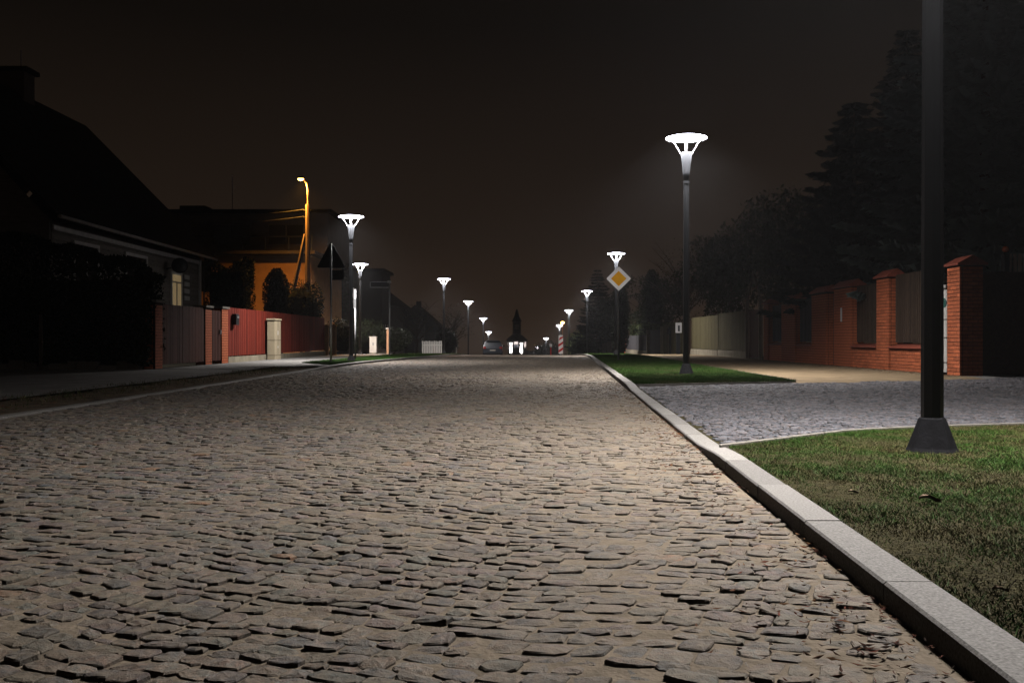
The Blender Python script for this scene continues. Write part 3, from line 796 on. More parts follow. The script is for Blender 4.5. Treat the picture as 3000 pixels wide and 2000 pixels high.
t = tag(box('house_plate', FX-.018, FX-.004-.004, 27.28, 27.40, 1.28, 1.66, M['sign_white']), 'small upright pale plate on the third brick pillar', 'plate')
# white meter cabinet beside first pillar
t = thing('meter_cabinet', 'tall white meter cabinet with dark seams against the largest brick pillar', 'cabinet', (FX, 20.7, .06))
box('body', FX+.0, FX+.31, 20.70, 21.25, .10, 1.84, M['white_cab'], t, bev=.01)
box('lid', FX-.03, FX+.33, 20.69, 21.26, 1.86, 1.93, M['white_cab'], t, bev=.01)
for z in (.30, 1.84, .82, 1.20): box('seam', FX-.006, FX+.3, 20.695, 21.255, z, z+.020, M['seam'], t)
MB().lathe([(.10, -.004), (.10, .004)], 20).ob('round_emblem', mat('teal emblem', (.03, .12, .10)), t, world=False)
for ch in t.children:
    if ch.name.startswith('round_emblem'): ch.rotation_euler = (0, R(90), 0); ch.location = (-.006, .10, 1.5)
# driveway gate facing the camera at far right
t = thing('driveway_gate', 'tall dark slatted gate with a bottom rail at the right edge', 'gate', (11.12, 22.4, .06))
s0 = None
for k in range(30):
    if s0 is None: s0 = box('slat', -.032, .032, -.015, .015, .16, 2.66, M['pale_wood'], t, world=False); s0.location = (.05, 0, 0)
    else: inst(s0, (.05+k*.112, 0, 0), t)
for z, h_ in ((.10, .20), (2.40, .07)): box('rail', 11.15, 14.6, 22.42, 22.48, z+.06, z+.06+h_, M['old_wood'], t)
box('gate_post', 11.02, 11.14, 22.35, 22.5, .05, 2.72, M['dark'], t)
t = thing('warning_lamp', 'small round amber warning lamp on the gate post', 'lamp', (11.08, 22.42, 2.72))
MB().lathe([(.05, 0), (.05, .03), (.03, .03), (.03, .05)], 12).ob('lamp_base', M['dark'], t)
MB().lathe([(.03, .04), (.065, .07), (.075, .11), (.06, .155), (.02, .175)], 14).ob('lens', M['orange_ball'], t, smooth=True)
# dark wall added to fill the black gap beside the largest pillar
box('garden_wall', 9.47, 11.0, 20.62, 20.84, .05, 2.2, M['mortar']); tag(bpy.data.objects['garden_wall'], 'dark shaded wall return right of the largest brick pillar', 'wall')

# pointed wooden gate frame
t = thing('gate_frame', 'weathered wooden gate frame with a pointed top', 'gate frame', (FX-.05, 36.2, .06))
for y in (36.2, 38.3): box('post', FX-.11, FX+.01, y-.06, y+.06, .05, 2.35, M['pale_wood'], t)
for s_, y in ((1, 36.2), (-1, 38.3)):
    MB().tube([(FX-.05, y, 2.3), (FX-.05, 37.25, 3.25)], .05, 4).ob('rafter', M['pale_wood'], t, world=True)
box('finial', FX-.09, FX-.01, 37.2, 37.3, 3.2, 3.36, M['trim'], t)
box('door_panel', FX+.02, FX+.06, 36.3, 38.2, .1, 1.9, M['dark_red_wood'], t)
# olive board fence with plinth, gates and further fences
def board_fence(label, y0, y1, z1, mt, plinth, pitch=.16, x=FX, zf=None, grp='board fences on the right', pm='low_wall', name='board_fence'):
    t = thing(name, label, 'fence', (x, y0, G((y0+y1)/2)+.05), grp)
    g = G((y0+y1)/2)
    if plinth: box('plinth', x-.02, x+.16, y0, y1, g-.1, g+plinth, M[pm], t)
    n = max(2, int((y1-y0)/pitch)); p = (y1-y0)/n; s0 = None; zb = g + (plinth or .05) + .02
    for k in range(n):
        loc = (.05, p*(k+.5), zb - (g+.05))
        if s0 is None: s0 = box('board', -.012, .012, -p*.46, p*.46, 0, g+z1-zb, M[mt], t, world=False); s0.location = loc
        else: inst(s0, (loc[0]+random.uniform(-.003, .003), loc[1], loc[2]+random.uniform(-.008, .008)), t)
    box('rail', x+.064, x+.10, y0, y1, g+z1-.35, g+z1-.27, M[mt], t)
    return t
board_fence('dim olive board fence left of the pointed gate frame', 38.5, 44.0, 1.92, 'olive_wood', .32)
board_fence('olive board fence just right of the second lamp pole', 44.1, 50.8, 1.90, 'olive_wood', .32)
board_fence('lighter olive board gate left of the second lamp pole', 53.2, 60.5, 1.78, 'olive_wood', 0, name='board_gate')
board_fence('blue grey board gate right of the clipped hedge', 61.0, 66.5, 1.62, 'grey_wood', 0, name='board_gate')
board_fence('dark grey fence on a pale low wall under the clipped hedge', 68.0, 81.0, 1.55, 'grey_wood', .46)
for y in (60.7, 67.2): tag(box('fence_post', FX-.1, FX+.08, y-.15, y+.15, G(y), G(y)+1.75, M['low_wall']), 'pale square gate post %s the blue grey gate' % ('right of' if y < 62 else 'left of'), 'post')
t = tag(box('fence_pillar', FX-.1, FX+.3, 81.2, 83.2, G(82), G(82)+1.75, M['brick']), 'small red brick pillar far right of the amber diamond sign pole', 'brick pillar')
t = thing('letter_box', 'black arched letter box post on the olive gate', 'letter box', (FX-.1, 57.0, G(57)))
MB().tube([(0, 0, 0.05), (0, 0, 1.35), (0, .25, 1.6), (0, .6, 1.55), (0, .7, 1.2)], .05, 6).ob('bracket', M['dark'], t)
t = thing('notice_board', 'lit white notice plate on a black post beside the second lamp pole', 'notice', (FX-.2, 53.6, G(53)))
box('post', FX-.3, FX-.1, 53.5, 53.7, G(53)+.05, G(53)+1.15, M['dark'], t); box('plate', FX-.36, FX-.02, 53.45, 53.49, G(53)+1.2, G(53)+1.75, M['sign_white'], t)
box('pictogram', FX-.23, FX-.13, 53.44, 53.448, G(53)+1.28, G(53)+1.6, M['dark'], t)
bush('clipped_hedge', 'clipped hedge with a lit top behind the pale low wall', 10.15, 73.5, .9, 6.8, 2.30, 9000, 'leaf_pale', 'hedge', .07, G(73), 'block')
for i, (y, h_) in enumerate(((86, 1.5), (91, 1.45), (97, 1.4))):
    board_fence(['brown board fence beyond the small red pillar', 'middle of the far brown board fences', 'farthest brown board fence before the spruce'][i], y, y+4.6, h_, 'brown_wood', .2, .3, x=8.3)

# ------------------------------------------------------------------ trees at right
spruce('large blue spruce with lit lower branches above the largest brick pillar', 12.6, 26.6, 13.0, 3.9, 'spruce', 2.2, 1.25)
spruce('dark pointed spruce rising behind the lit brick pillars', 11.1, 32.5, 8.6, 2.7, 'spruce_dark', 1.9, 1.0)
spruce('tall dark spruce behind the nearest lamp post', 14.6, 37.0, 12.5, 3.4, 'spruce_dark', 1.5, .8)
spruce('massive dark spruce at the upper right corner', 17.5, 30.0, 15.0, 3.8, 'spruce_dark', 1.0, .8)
tree_broad('broadleaf_tree', 'broad dark tree behind the pointed gate frame', 13.0, 46.0, 8.0, 3.6, 9000, 'leaf')
tree_broad('broadleaf_tree', 'dark tree behind the olive fence beside the second lamp', 12.2, 56.0, 7.6, 3.2, 8000, 'leaf')
tree_broad('bare_tree', 'faint bare tree left of the second lamp pole', 11.3, 66.0, 8.6, 3.0, 1500, 'leaf', bare=True, size=.07)
tree_broad('broadleaf_tree', 'low dark tree right of the amber diamond sign', 11.5, 78.0, 6.6, 3.4, 6000, 'leaf')
tree_broad('broadleaf_tree', 'dark tree directly behind the amber diamond sign', 9.3, 92.0, 6.6, 2.3, 5000, 'leaf')
spruce('distant spruce behind the small lamp heads right of the road', 8.2, 99.0, 9.0, 3.0, 'spruce_dark', .6, .8)
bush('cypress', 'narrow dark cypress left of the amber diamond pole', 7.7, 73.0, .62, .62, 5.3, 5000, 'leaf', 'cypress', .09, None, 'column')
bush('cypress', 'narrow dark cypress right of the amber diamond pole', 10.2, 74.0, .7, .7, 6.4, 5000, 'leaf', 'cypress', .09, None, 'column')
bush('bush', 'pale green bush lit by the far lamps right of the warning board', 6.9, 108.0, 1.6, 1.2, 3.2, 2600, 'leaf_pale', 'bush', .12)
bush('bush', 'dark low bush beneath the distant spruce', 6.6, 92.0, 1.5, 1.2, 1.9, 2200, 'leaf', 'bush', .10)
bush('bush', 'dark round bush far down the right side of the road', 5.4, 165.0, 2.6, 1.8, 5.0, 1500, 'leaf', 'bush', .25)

# ------------------------------------------------------------------ priority sign, warning board, right marker
def rounded_square(half, r, n=5):
    pts = []
    for q in range(4):
        cx, cy = (half-r)*(1 if q in (0, 3) else -1), (half-r)*(1 if q in (0, 1) else -1)
        for k in range(n+1):
            a = math.pi/2*q + math.pi/2*k/n; pts.append((cx+r*math.cos(a), cy+r*math.sin(a)))
    return pts
def plate(name, pts, y0, y1, mt, parent, rot=0.0, cz=0.0, cx=0.0):
    c, s = math.cos(rot), math.sin(rot); n = len(pts)
    P = [(cx+p[0]*c-p[1]*s, cz+p[0]*s+p[1]*c) for p in pts]
    v = [(p[0], y0, p[1]) for p in P] + [(p[0], y1, p[1]) for p in P]
    f = [tuple(range(n)), tuple(range(2*n-1, n-1, -1))] + [(i, i+n, (i+1) % n + n, (i+1) % n) for i in range(n)]
    return mk(name, v, f, mt, parent, world=False)
t = thing('priority_sign', 'white and amber diamond priority road sign on a thin pole', 'road sign', (3.54, 34.0, .05))
MB().lathe([(.030, 0), (.030, 3.1)], 10).ob('pole', M['galv'], t, smooth=True)
plate('sign_plate', rounded_square(.300, .04), -.012, .0, M['sheet_white'], t, R(45), 0)
plate('amber_panel', rounded_square(.188, .02), -.018, -.0125, M['sheet_amber'], t, R(45), 0)
for c_ in t.children:
    if c_.name[:5] in ('sign_', 'amber'): c_.location = (0, -.045, 2.82); c_.rotation_euler = (R(-2.6), 0, R(-3.0))
t = thing('warning_board', 'red and white striped upright warning board on the road', 'warning board', (2.52, 55.0, G(55)))
MB().lathe([(.03, 0), (.03, 1.15)], 8).ob('pole', M['galv'], t)
plate('board', [(-.125, .12), (-.08, .07), (.08, .07), (.125, .12), (.125, 1.06), (.08, 1.11), (-.08, 1.11), (-.125, 1.06)], -.05, -.035, M['sign_white'], t)
for k in range(3):
    z = .18 + k*.33
    plate('stripe', [(-.124, z-.04), (.124, z+.12), (.124, z+.26), (-.124, z+.10)] if k != 2 else [(-.124, z-.04), (.124, z+.12), (.124, z+.20), (-.06, z+.14)], -.0545, -.051, M['sign_red'], t)
t = thing('marker_post', 'tiny white topped marker post right of the floodlit columns', 'marker post', (3.0, 84.0, G(84)))
MB().lathe([(.06, 0), (.05, .9)], 8).ob('post', M['sign_red'], t); MB().lathe([(.10, .9), (.12, 1.0), (.10, 1.15)], 8).ob('cap', M['sign_white'], t)

# ------------------------------------------------------------------ left: signs
t = thing('triangle_sign', 'dark back of a triangular road sign with a plate below', 'road sign', (-5.78, 31.0, .05))
MB().lathe([(.032, 0), (.032, 3.75)], 10).ob('pole', M['galv'], t, smooth=True)
z0 = 3.02
plate('triangle_plate', [(-.44, z0), (-.40, z0-.04), (.40, z0-.04), (.44, z0), (.03, z0+.75), (-.03, z0+.75)], .034, .046, M['sign_back'], t)
plate('lower_plate', [(-.02, z0-.42), (.40, z0-.42), (.40, z0-.10), (-.02, z0-.10)], .034, .044, M['sign_back'], t)
box('bracket', -.05, .42, .028, .036, z0-.075, z0-.045, M['galv'], t, world=False)
t = thing('edge_on_sign', 'pale roadside sign seen edge on, against the left lamp post', 'road sign', (-5.70, 35.2, .05))
MB().lathe([(.030, 0), (.030, 2.5)], 10).ob('pole', M['white_metal'], t, smooth=True)
box('sign_plate', -.095, -.035, -.28, .28, 1.85, 2.55, M['sign_white'], t, world=False); box('bracket', -.036, .03, -.03, .03, 1.85, 2.2, M['galv'], t, world=False)
t = thing('street_name_sign', 'blade shaped street name sign with a pale outline on a thin pole', 'street sign', (-5.28, 41.5, .05))
MB().lathe([(.035, 0), (.035, 3.15)], 10).ob('pole', M['galv'], t, smooth=True)
box('blade', -.80, -.04, -.010, .010, 2.93, 3.13, M['dark'], t, world=False)
for a in ((-.82, .02, 3.13, 3.16), (-.82, .02, 2.90, 2.93), (-.82, -.79, 2.93, 3.13)):
    box('blade_rim', a[0], a[1], -.016, .016, a[2], a[3], M['white_metal'], t, world=False)
box('cap', -.08, .06, -.04, .04, 3.10, 3.19, M['white_metal'], t, world=False)
# cabinets and posts at left
t = thing('utility_cabinet', 'tall beige utility cabinet in front of the red plank fence', 'cabinet', (-8.80, 35.6, .05))
box('body', -.14, .14, 0, .92, .0, 1.42, M['cab'], t, world=False, bev=.012); box('lid', -.17, .17, -.03, .95, 1.42, 1.49, M['cab'], t, world=False, bev=.012)
for z in (.70, .16): box('seam', -.144, .144, -.004, .924, z, z+.014, M['seam'], t, world=False)
box('door_latch', .14, .155, .42, .46, .9, 1.05, M['white_metal'], t, world=False); box('door_latch', .14, .155, .42, .46, .42, .5, M['white_metal'], t, world=False)
box('seam', .138, .146, .455, .465, .2, 1.38, M['seam'], t, world=False)
t = thing('white_cabinet', 'small white utility cabinet behind the left verge grass', 'cabinet', (-8.12, 56.4, .0))
box('body', -.20, .20, 0, .35, .0, .90, M['white_cab'], t, world=False, bev=.012); box('lid', -.22, .22, -.02, .37, .90, .95, M['white_cab'], t, world=False)
box('sticker', -.04, .06, -.006, -.0, .45, .6, M['galv'], t, world=False)
t = thing('rendered_post', 'peach coloured gate post behind the street name sign', 'post', (-7.4, 57.6, G(57)))
box('shaft', -.09, .09, -.09, .09, 0, 1.50, M['peach'], t, world=False); box('cap', -.13, .13, -.13, .13, 1.50, 1.57, M['trim'], t, world=False)
for i, (x, h_, lab) in enumerate(((-8.98, 1.42, 'ochre gate post at the end of the red plank fence'), (-8.62, 1.38, 'ochre gate post just right of the triangular sign pole'))):
    t = thing('rendered_post', lab, 'post', (x, 47.0, 0.0)); box('shaft', -.08, .10, -.1, .1, 0, h_, M['ochre'], t, world=False); box('cap', -.10, .12, -.13, .13, h_, h_+.05, M['ochre'], t, world=False)
    if i: MB().lathe([(.02, h_+.05), (.07, h_+.09), (.07, h_+.14), (.02, h_+.18)], 10).ob('ball', M['ochre'], t, smooth=True)
t = thing('white_picket_fence', 'short white picket fence panel beyond the left verge', 'fence', (-6.75, 71.5, G(71.5)))
s0 = None
for k in range(12):
    hh = 0
    if s0 is None: s0 = box('picket', -.045, .045, -.01, .01, .05, 1.08, M['white_cab'], t, world=False); s0.location = (.05, 0, 0)
    else: inst(s0, (.05+k*.122, 0, random.uniform(-.03, .02)), t)
box('rail', 0, 1.45, .012, .05, .75, .82, M['white_cab'], t, world=False)
t = thing('marker_post', 'thin white marker post with a dark top left of the parked car', 'marker post', (-4.65, 78.0, G(78)))
MB().lathe([(.05, 0), (.05, .75)], 8).ob('post', M['sign_white'], t); box('cap', -.08, .08, -.05, .05, .75, 1.05, M['dark'], t, world=False)

# ------------------------------------------------------------------ left: gates, red fence, hedge
LX = -9.0
def small_pillar(label, y0, y1, zt):
    t = thing('brick_pillar', label, 'brick pillar', (LX, y0, .05), 'narrow brick pillars of the left gate')
    box('core', LX-.28, LX-.004, y0+.004, y1-.004, .04, zt, M['mortar'], t)
    mb = MB(); nc = int((zt-.05)/BC)
    for c in range(nc):
        z = .05+(c+.5)*BC; n = 2; w = (y1-y0)/n
        for k in range(n+1 if c % 2 else n):
            a, b = ((y0+(k-.5)*w, y0+(k+.5)*w) if c % 2 else (y0+k*w, y0+(k+1)*w)); a = max(a, y0); b = min(b, y1)
            mb.box(LX-.05, LX+.006, a+.005, b-.005, z-.032, z+.032)
        mb.box(LX-.27, LX-.055, y0-.006, y0+.05, z-.032, z+.032)
    mk('brickwork', mb.v, mb.f, M['brick'], t, 'stuff')
    box('cap', LX-.33, LX+.05, y0-.05, y1+.05, zt, zt+.06, M['concrete'], t)
small_pillar('leftmost narrow brick gate pillar beside the dark hedge', 24.7, 25.2, 1.72)
small_pillar('narrow brick pillar right of the dark plank gate', 28.7, 29.3, 1.72)
small_pillar('narrow brick pillar where the red plank fence begins', 30.3, 30.95, 1.74)
def plank_run(name, label, cat, y0, y1, zt, mt, pitch=.13, zb=.10, grp=None):
    t = thing(name, label, cat, (LX, y0, .05), grp); n = int((y1-y0)/pitch); p = (y1-y0)/n; s0 = None
    for k in range(n):
        if s0 is None: s0 = box('plank', -.012, .012, -p*.455, p*.455, zb, zt-.05, M[mt], t, world=False); s0.location = (-.04, p*.5, 0)
        else: inst(s0, (-.04+random.uniform(-.005, .005), p*(k+.5), random.uniform(-.006, .006)), t)
    for z in (.4, zt-.45): box('rail', LX-.10, LX-.055, y0, y1, z, z+.08, M[mt], t)
    return t
plank_run('plank_gate', 'wide dark brown plank gate left of the brick pillars', 'gate', 25.2, 28.7, 1.70, 'dark_red_wood')
t = plank_run('wicket_gate', 'narrow dark red wicket between the left brick pillars', 'gate', 29.3, 30.3, 1.66, 'dark_red_wood'); box('handle', LX-.02, LX+.03, 30.1, 30.16, .95, 1.08, M['galv'], t)
t = plank_run('plank_fence', 'long red stained plank fence lit by the left lamp', 'fence', 30.95, 46.8, 1.80, 'red_wood', .135, .22)
box('plinth', LX-.10, LX+.02, 30.95, 46.8, -.05, .24, M['low_wall'], t)
t = thing('letter_box', 'small letter box at the start of the red plank fence', 'letter box', (LX+.02, 31.6, 1.25))
box('body', -.02, .12, -.2, .15, 0, .35, M['dark'], t, world=False, bev=.01); box('flap', .12, .13, -.12, .08, .22, .28, M['galv'], t, world=False)
hd = thing('tall_hedge', 'tall dark clipped hedge at the far left in front of the wooden house', 'hedge', (-12.5, 25.3, .03))
def hedge_pts(n):
    u = RNG.uniform(0, 1, n); x = -9.06 - u*8.2
    top = np.interp(x, [-17, -12.6, -11.5, -10.5, -9.6, -9.25], [3.7, 3.45, 3.2, 2.95, 2.75, 2.5])
    face = RNG.uniform(0, 1, n)
    z = np.where(face < .72, RNG.uniform(.08, 1, n)*top, top - RNG.uniform(0, .15, n))
    yd = np.where(face < .72, RNG.uniform(0, 1, n)**2*.35, RNG.uniform(0, 1.1, n))
    yy = 24.42 + yd + .12*np.sin(x*2.3+z*1.7)*np.sin(z*3+1)
    z = z + .07*np.sin(x*5)
    e_ = (RNG.uniform(0, 1, n) < .06) & (z < 2.45); xx = np.where(e_, -9.02-RNG.uniform(0, .25, n), x); yy = np.where(e_, 24.45+RNG.uniform(0, 1.0, n), yy)
    return np.stack([xx, yy, z], 1)
P = hedge_pts(36000); V, F = leaves(len(P), P, .075); mk_np('foliage', V, F, M['hedge'], hd)
box('stem', -16.9, -9.6, 25.15, 25.75, .0, 2.3, M['bark'], hd)
t = thing('hedge_wall', 'rough low stone footing along the base of the tall hedge', 'low wall', (-12.5, 24.5, .03))
x = -9.3
while x > -17.5:
    w = random.uniform(.25, .5); h_ = random.uniform(.12, .24)
    v, f = boxv(x-w, x-.02, 24.42+random.uniform(-.03, .03), 24.7, -.02, .03+h_)
    v = [(a[0]+random.uniform(-.02, .02), a[1]+random.uniform(-.02, .02), a[2]+(random.uniform(-.03, .03) if a[2] > 0 else 0)) for a in v]
    mk('stone', v, f, M['concrete'], t); x -= w
tag(box('fence_post', -11.72, -11.65, 24.30, 24.37, .03, 1.4, M['old_wood']), 'thin upright post in front of the tall hedge', 'post')

# ------------------------------------------------------------------ left: wooden house
hx = -13.2
t = thing('wooden_house', 'grey wooden house with a huge dark gable roof behind the hedge', 'house', (hx, 35, 0))
box('wall', -22.6, hx-.05, 28.1, 41.45, 0, 4.15, M['siding'], t)
s0 = None
for k in range(22):
    z = .25 + k*.18
    if s0 is None:
        v = [(0, -6.8, 0), (.028, -6.8, .0), (.028, 6.5, .0), (0, 6.5, 0), (0, -6.8, .172), (.006, -6.8, .172), (.006, 6.5, .172), (0, 6.5, .172)]
        s0 = mk('siding_board', v, [(0,3,2,1),(4,5,6,7),(0,1,5,4),(1,2,6,5),(2,3,7,6),(3,0,4,7)], M['siding'], t, world=False); s0.location = (-.048, 0, z)
    else: inst(s0, (-.048, 0, z), t)
# gable roof
v = [(-12.75, 27.5, 4.15), (-12.75, 42.0, 4.15), (-18.1, 41.7, 9.6), (-18.1, 27.5, 9.6), (-23.4, 27.5, 4.15), (-23.4, 42.0, 4.15),
     (-12.75, 27.5, 4.30), (-12.75, 42.0, 4.30), (-18.1, 41.7, 9.78), (-18.1, 27.5, 9.78), (-23.4, 27.5, 4.30), (-23.4, 42.0, 4.30)]
f = [(0,1,2,3), (3,2,5,4), (6,9,8,7), (9,10,11,8), (0,3,9,6), (3,4,10,9), (1,7,8,2), (2,8,11,5), (0,6,7,1), (4,5,11,10)]
rf_ = mk('roof', v, f, M['roof'], t)
mk('gable', [(hx, 41.44, 4.15), (-22.6, 41.44, 4.15), (-18.1, 41.44, 9.4)], [(0,2,1)], M['siding'], t)
mk('gable', [(hx, 28.11, 4.15), (-22.6, 28.11, 4.15), (-18.1, 28.11, 9.4)], [(0,1,2)], M['siding'], t)
ch = box('chimney', -18.6, -17.7, 35.6, 36.4, 9.2, 10.45, M['brown_render'], t); box('chimney_cap', -18.75, -17.55, 35.5, 36.5, 10.45, 10.6, M['roof'], ch)
MB().tube([(-18.0, 36, 10.5), (-18.0, 36, 11.3)], .02, 5).ob('antenna', M['galv'], ch, world=True)
MB().tube([(-12.68, 27.5, 4.22), (-12.68, 42.0, 4.16)], .055, 8).ob('gutter', M['metal_rail'], t, world=True)
MB().tube([(-12.68, 41.8, 4.14), (-13.1, 41.6, 3.8), (-13.1, 41.6, .1)], .04, 6).ob('downpipe', M['dark'], t, world=True)
box('corner_board', hx-.02, hx+.035, 41.25, 41.47, .1, 4.12, M['trim'], t)
box('fascia_board', hx-.02, hx+.03, 28.2, 41.2, 3.92, 4.06, M['trim'], t)
for (ya, yb, za, zb_, lit) in ((37.95, 39.0, 1.6, 3.30, True), (33.5, 35.3, 2.2, 3.65, False), (29.6, 31.2, 2.2, 3.65, False)):
    w = box('window', hx-.04, hx+.012, ya, yb, za, zb_, M['curtain'] if lit else M['glass'], t)
    if lit: w['label'] = 'window lit cream from inside'
    for (a, b, c, d) in ((ya-.10, ya, za-.1, zb_+.1), (yb, yb+.10, za-.1, zb_+.1), (ya, yb, zb_, zb_+.10), (ya, yb, zb_-.32, zb_-.27), ((ya+yb)/2-.03, (ya+yb)/2+.03, za, zb_-.32)):
        box('frame', hx-.01, hx+.045, a, b, c, d, M['trim'], w)
for k in range(4): box('shutter_slat', hx-.0, hx+.04, 39.35, 39.95, 2.35+k*.28, 2.52+k*.28, M['trim'], t)
t = thing('satellite_dish', 'dark round dish on the wooden house wall above the lit window', 'dish', (-12.95, 37.4, 3.55))
MB().lathe([(.02, -.06), (.20, -.03), (.30, .02), (.30, .03), (.02, -.04)], 20).ob('dish', M['dark'], t, smooth=True)
d_ = t.children[0]; d_.rotation_euler = (R(80), 0, R(25)); d_.location = (.35, -.3, 0)
MB().tube([(-.25, 0, -.1), (.3, -.2, 0)], .02, 5).ob('bracket', M['dark'], t)

# ------------------------------------------------------------------ left: flat roofed house, mast, hedges
t = thing('flat_roofed_house', 'flat roofed house with an orange lit lower wall and dark upper floor', 'house', (-15, 57, 0))
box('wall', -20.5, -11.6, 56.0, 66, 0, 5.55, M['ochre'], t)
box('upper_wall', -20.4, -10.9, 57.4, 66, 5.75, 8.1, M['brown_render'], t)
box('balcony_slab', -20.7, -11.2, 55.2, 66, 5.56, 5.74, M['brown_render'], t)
box('roof', -20.8, -10.6, 57.0, 66.2, 8.1, 8.28, M['roof'], t); 
c_ = box('chimney', -19.7, -18.2, 58, 59.4, 8.28, 8.62, M['roof'], t); 
MB().tube([(-16.6, 58, 8.28), (-16.6, 58, 10.4)], .025, 5).ob('antenna', M['galv'], t, world=True)
for (xa, xb, za, zb_) in ((-17.5, -15.4, 6.3, 7.4), (-14.3, -12.3, 6.3, 7.4)):
    w = box('window', xa, xb, 57.37, 57.41, za, zb_, M['glass'], t); 
    for q in (xa-.06, (xa+xb)/2-.03, xb): box('frame', q, q+.06, 57.34, 57.366, za, zb_, M['brown_render'], w)
for (xa, xb, za, zb_) in ((-16.0, -14.8, 3.7, 5.2), (-19.0, -17.2, 3.5, 5.2)):
    w = box('window', xa, xb, 55.96, 56.01, za, zb_, M['glass'], t); box('frame', (xa+xb)/2-.03, (xa+xb)/2+.03, 55.93, 55.955, za, zb_, M['brown_render'], w)
for k in range(8): box('balcony_post', -20.5+k*1.3, -20.44+k*1.3, 55.25, 55.31, 5.74, 6.5, M['dark'], t)
box('balcony_rail', -20.6, -11.3, 55.24, 55.32, 6.5, 6.56, M['dark'], t)
t = thing('concrete_mast', 'concrete mast with a slanting brace and an orange sodium lamp on top', 'lamp mast', (-10.5, 50, 0))
MB().lathe([(.17, 0), (.11, 7.6)], 8).ob('mast', M['pole_conc'], t)
MB().tube([(-.1, 0, 6.1), (-1.5, .3, 0)], .10, 6).ob('brace', M['pole_conc'], t)
MB().tube([(0, 0, 7.5), (0, 0, 8.3), (-.04, -.05, 8.65), (-.20, -.15, 8.85)], .035, 6).ob('lamp_arm', M['pole_conc'], t)
for z in (6.95, 7.3): MB().tube([(-.26, 0, z), (.18, 0, z)], .02, 5).ob('cross_bar', M['wire'], t); MB().lathe([(.025, z), (.035, z+.03), (.025, z+.08)], 8, -.24, 0).ob('insulator', M['wire'], t)
hx_ = MB().lathe([(.04, 8.98), (.12, 8.96), (.17, 8.88), (.17, 8.85)], 14, -.30, -.22).ob('lamp_head', M['galv'], t)
MB().lathe([(.02, 8.76), (.11, 8.79), (.15, 8.85)], 14, -.30, -.22, cap=False).ob('bulb', M['sodium'], t, smooth=True)
ld = bpy.data.lights.new('sodium_light', 'AREA'); ld.shape = 'DISK'; ld.size = .26; ld.energy = 400; ld.color = (1.0, .45, .06)
lo = bpy.data.objects.new('sodium_light', ld); C.objects.link(lo); lo.parent = t; lo.location = (-.30, -.22, 8.74); lo.rotation_euler = (R(14), R(-4), 0); ld.spread = R(124)
for i, z in enumerate((6.98, 7.33)):
    pts = [(-10.78 - s_*7.5, 50 - s_*11.0, z - .9*s_*(1-s_)*2 - s_*1.0) for s_ in np.linspace(0, 1, 14)]
    o = MB().tube(pts, .013, 4).ob('overhead_wire', M['wire'], None, world=True)
    tag(o, ['lower wire from the orange mast towards the wooden house', 'upper wire from the orange mast towards the wooden house'][i], 'wire', 'overhead wires')
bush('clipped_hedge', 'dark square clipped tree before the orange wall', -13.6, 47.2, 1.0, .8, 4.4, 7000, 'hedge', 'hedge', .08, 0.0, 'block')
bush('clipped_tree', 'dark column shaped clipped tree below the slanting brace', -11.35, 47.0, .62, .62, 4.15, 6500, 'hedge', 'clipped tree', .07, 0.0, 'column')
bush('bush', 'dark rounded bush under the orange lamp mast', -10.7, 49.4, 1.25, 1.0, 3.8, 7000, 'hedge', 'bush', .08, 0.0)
bush('bush', 'green bush behind the left lamp bases', -8.9, 50.5, .95, .9, 1.9, 4500, 'leaf', 'bush', .06, 0.0)
bush('bush', 'green bush behind the small white cabinet', -9.0, 58.8, 1.5, 1.1, 2.1, 4500, 'leaf', 'bush', .06, 0.0)
bush('bush', 'bush right of the peach gate post', -7.6, 62.0, 1.3, 1.0, 1.7, 3500, 'leaf', 'bush', .07)
bush('bush', 'dark bush between the white picket fence and the marker post', -5.9, 84.0, 1.2, 1.2, 2.6, 2500, 'leaf', 'bush', .09)
tree_broad('broadleaf_tree', 'dark tree right of the flat roofed house behind the lamps', -14.2, 71.0, 6.6, 2.6, 6000, 'hedge')
tree_broad('bare_tree', 'thin leafless tree behind the white picket fence', -8.0, 80.0, 4.6, 1.8, 400, 'leaf', bare=True, size=.06)
tree_broad('bare_tree', 'thin leafless tree near the fourth left lamp', -6.2, 98.0, 5.6, 2.0, 600, 'leaf', bare=True, size=.08)

def far_house(label, x0, x1, y0, y1, zw, zr, flat=False, wins=2):
    g = G((y0+y1)/2); t = thing('far_house', label, 'house', ((x0+x1)/2, y0, g), 'dark houses down the left side')
    box('wall', x0, x1, y0, y1, g-.3, g+zw, M['far_wall'], t)
    if flat: box('roof', x0-.25, x1+.25, y0-.25, y1+.25, g+zw, g+zw+.2, M['roof'], t)
    else:
        xm = (x0+x1)/2; o_ = .4
        v = [(x1+o_, y0-o_, g+zw), (x1+o_, y1+o_, g+zw), (x0-o_, y1+o_, g+zw), (x0-o_, y0-o_, g+zw), (xm, y0+1.2, g+zr), (xm, y1-1.2, g+zr)]
        mk('roof', v, [(3,2,1,0), (0,1,5,4), (2,3,4,5), (0,4,3), (1,2,5)], M['roof'], t)
        box('chimney', xm-.3, xm+.3, (y0+y1)/2-.3, (y0+y1)/2+.3, g+zr-.8, g+zr+.6, M['roof'], t)
    for k in range(wins):
        a = y0 + (y1-y0)*(k+.3)/wins; w = box('window', x1-.01, x1+.03, a, a+1.2, g+1.0, g+2.4, M['glass'], t)
        for q in (a-.08, a+1.2): box('frame', x1, x1+.05, q, q+.08, g+.95, g+2.45, M['trim'], w)
    return t
far_house('dark flat topped house behind the street name sign', -14.5, -10.0, 74, 79, 6.4, 0, True)
far_house('dark gable house right of the street name sign', -20, -10.8, 84, 96, 4.6, 8.0)
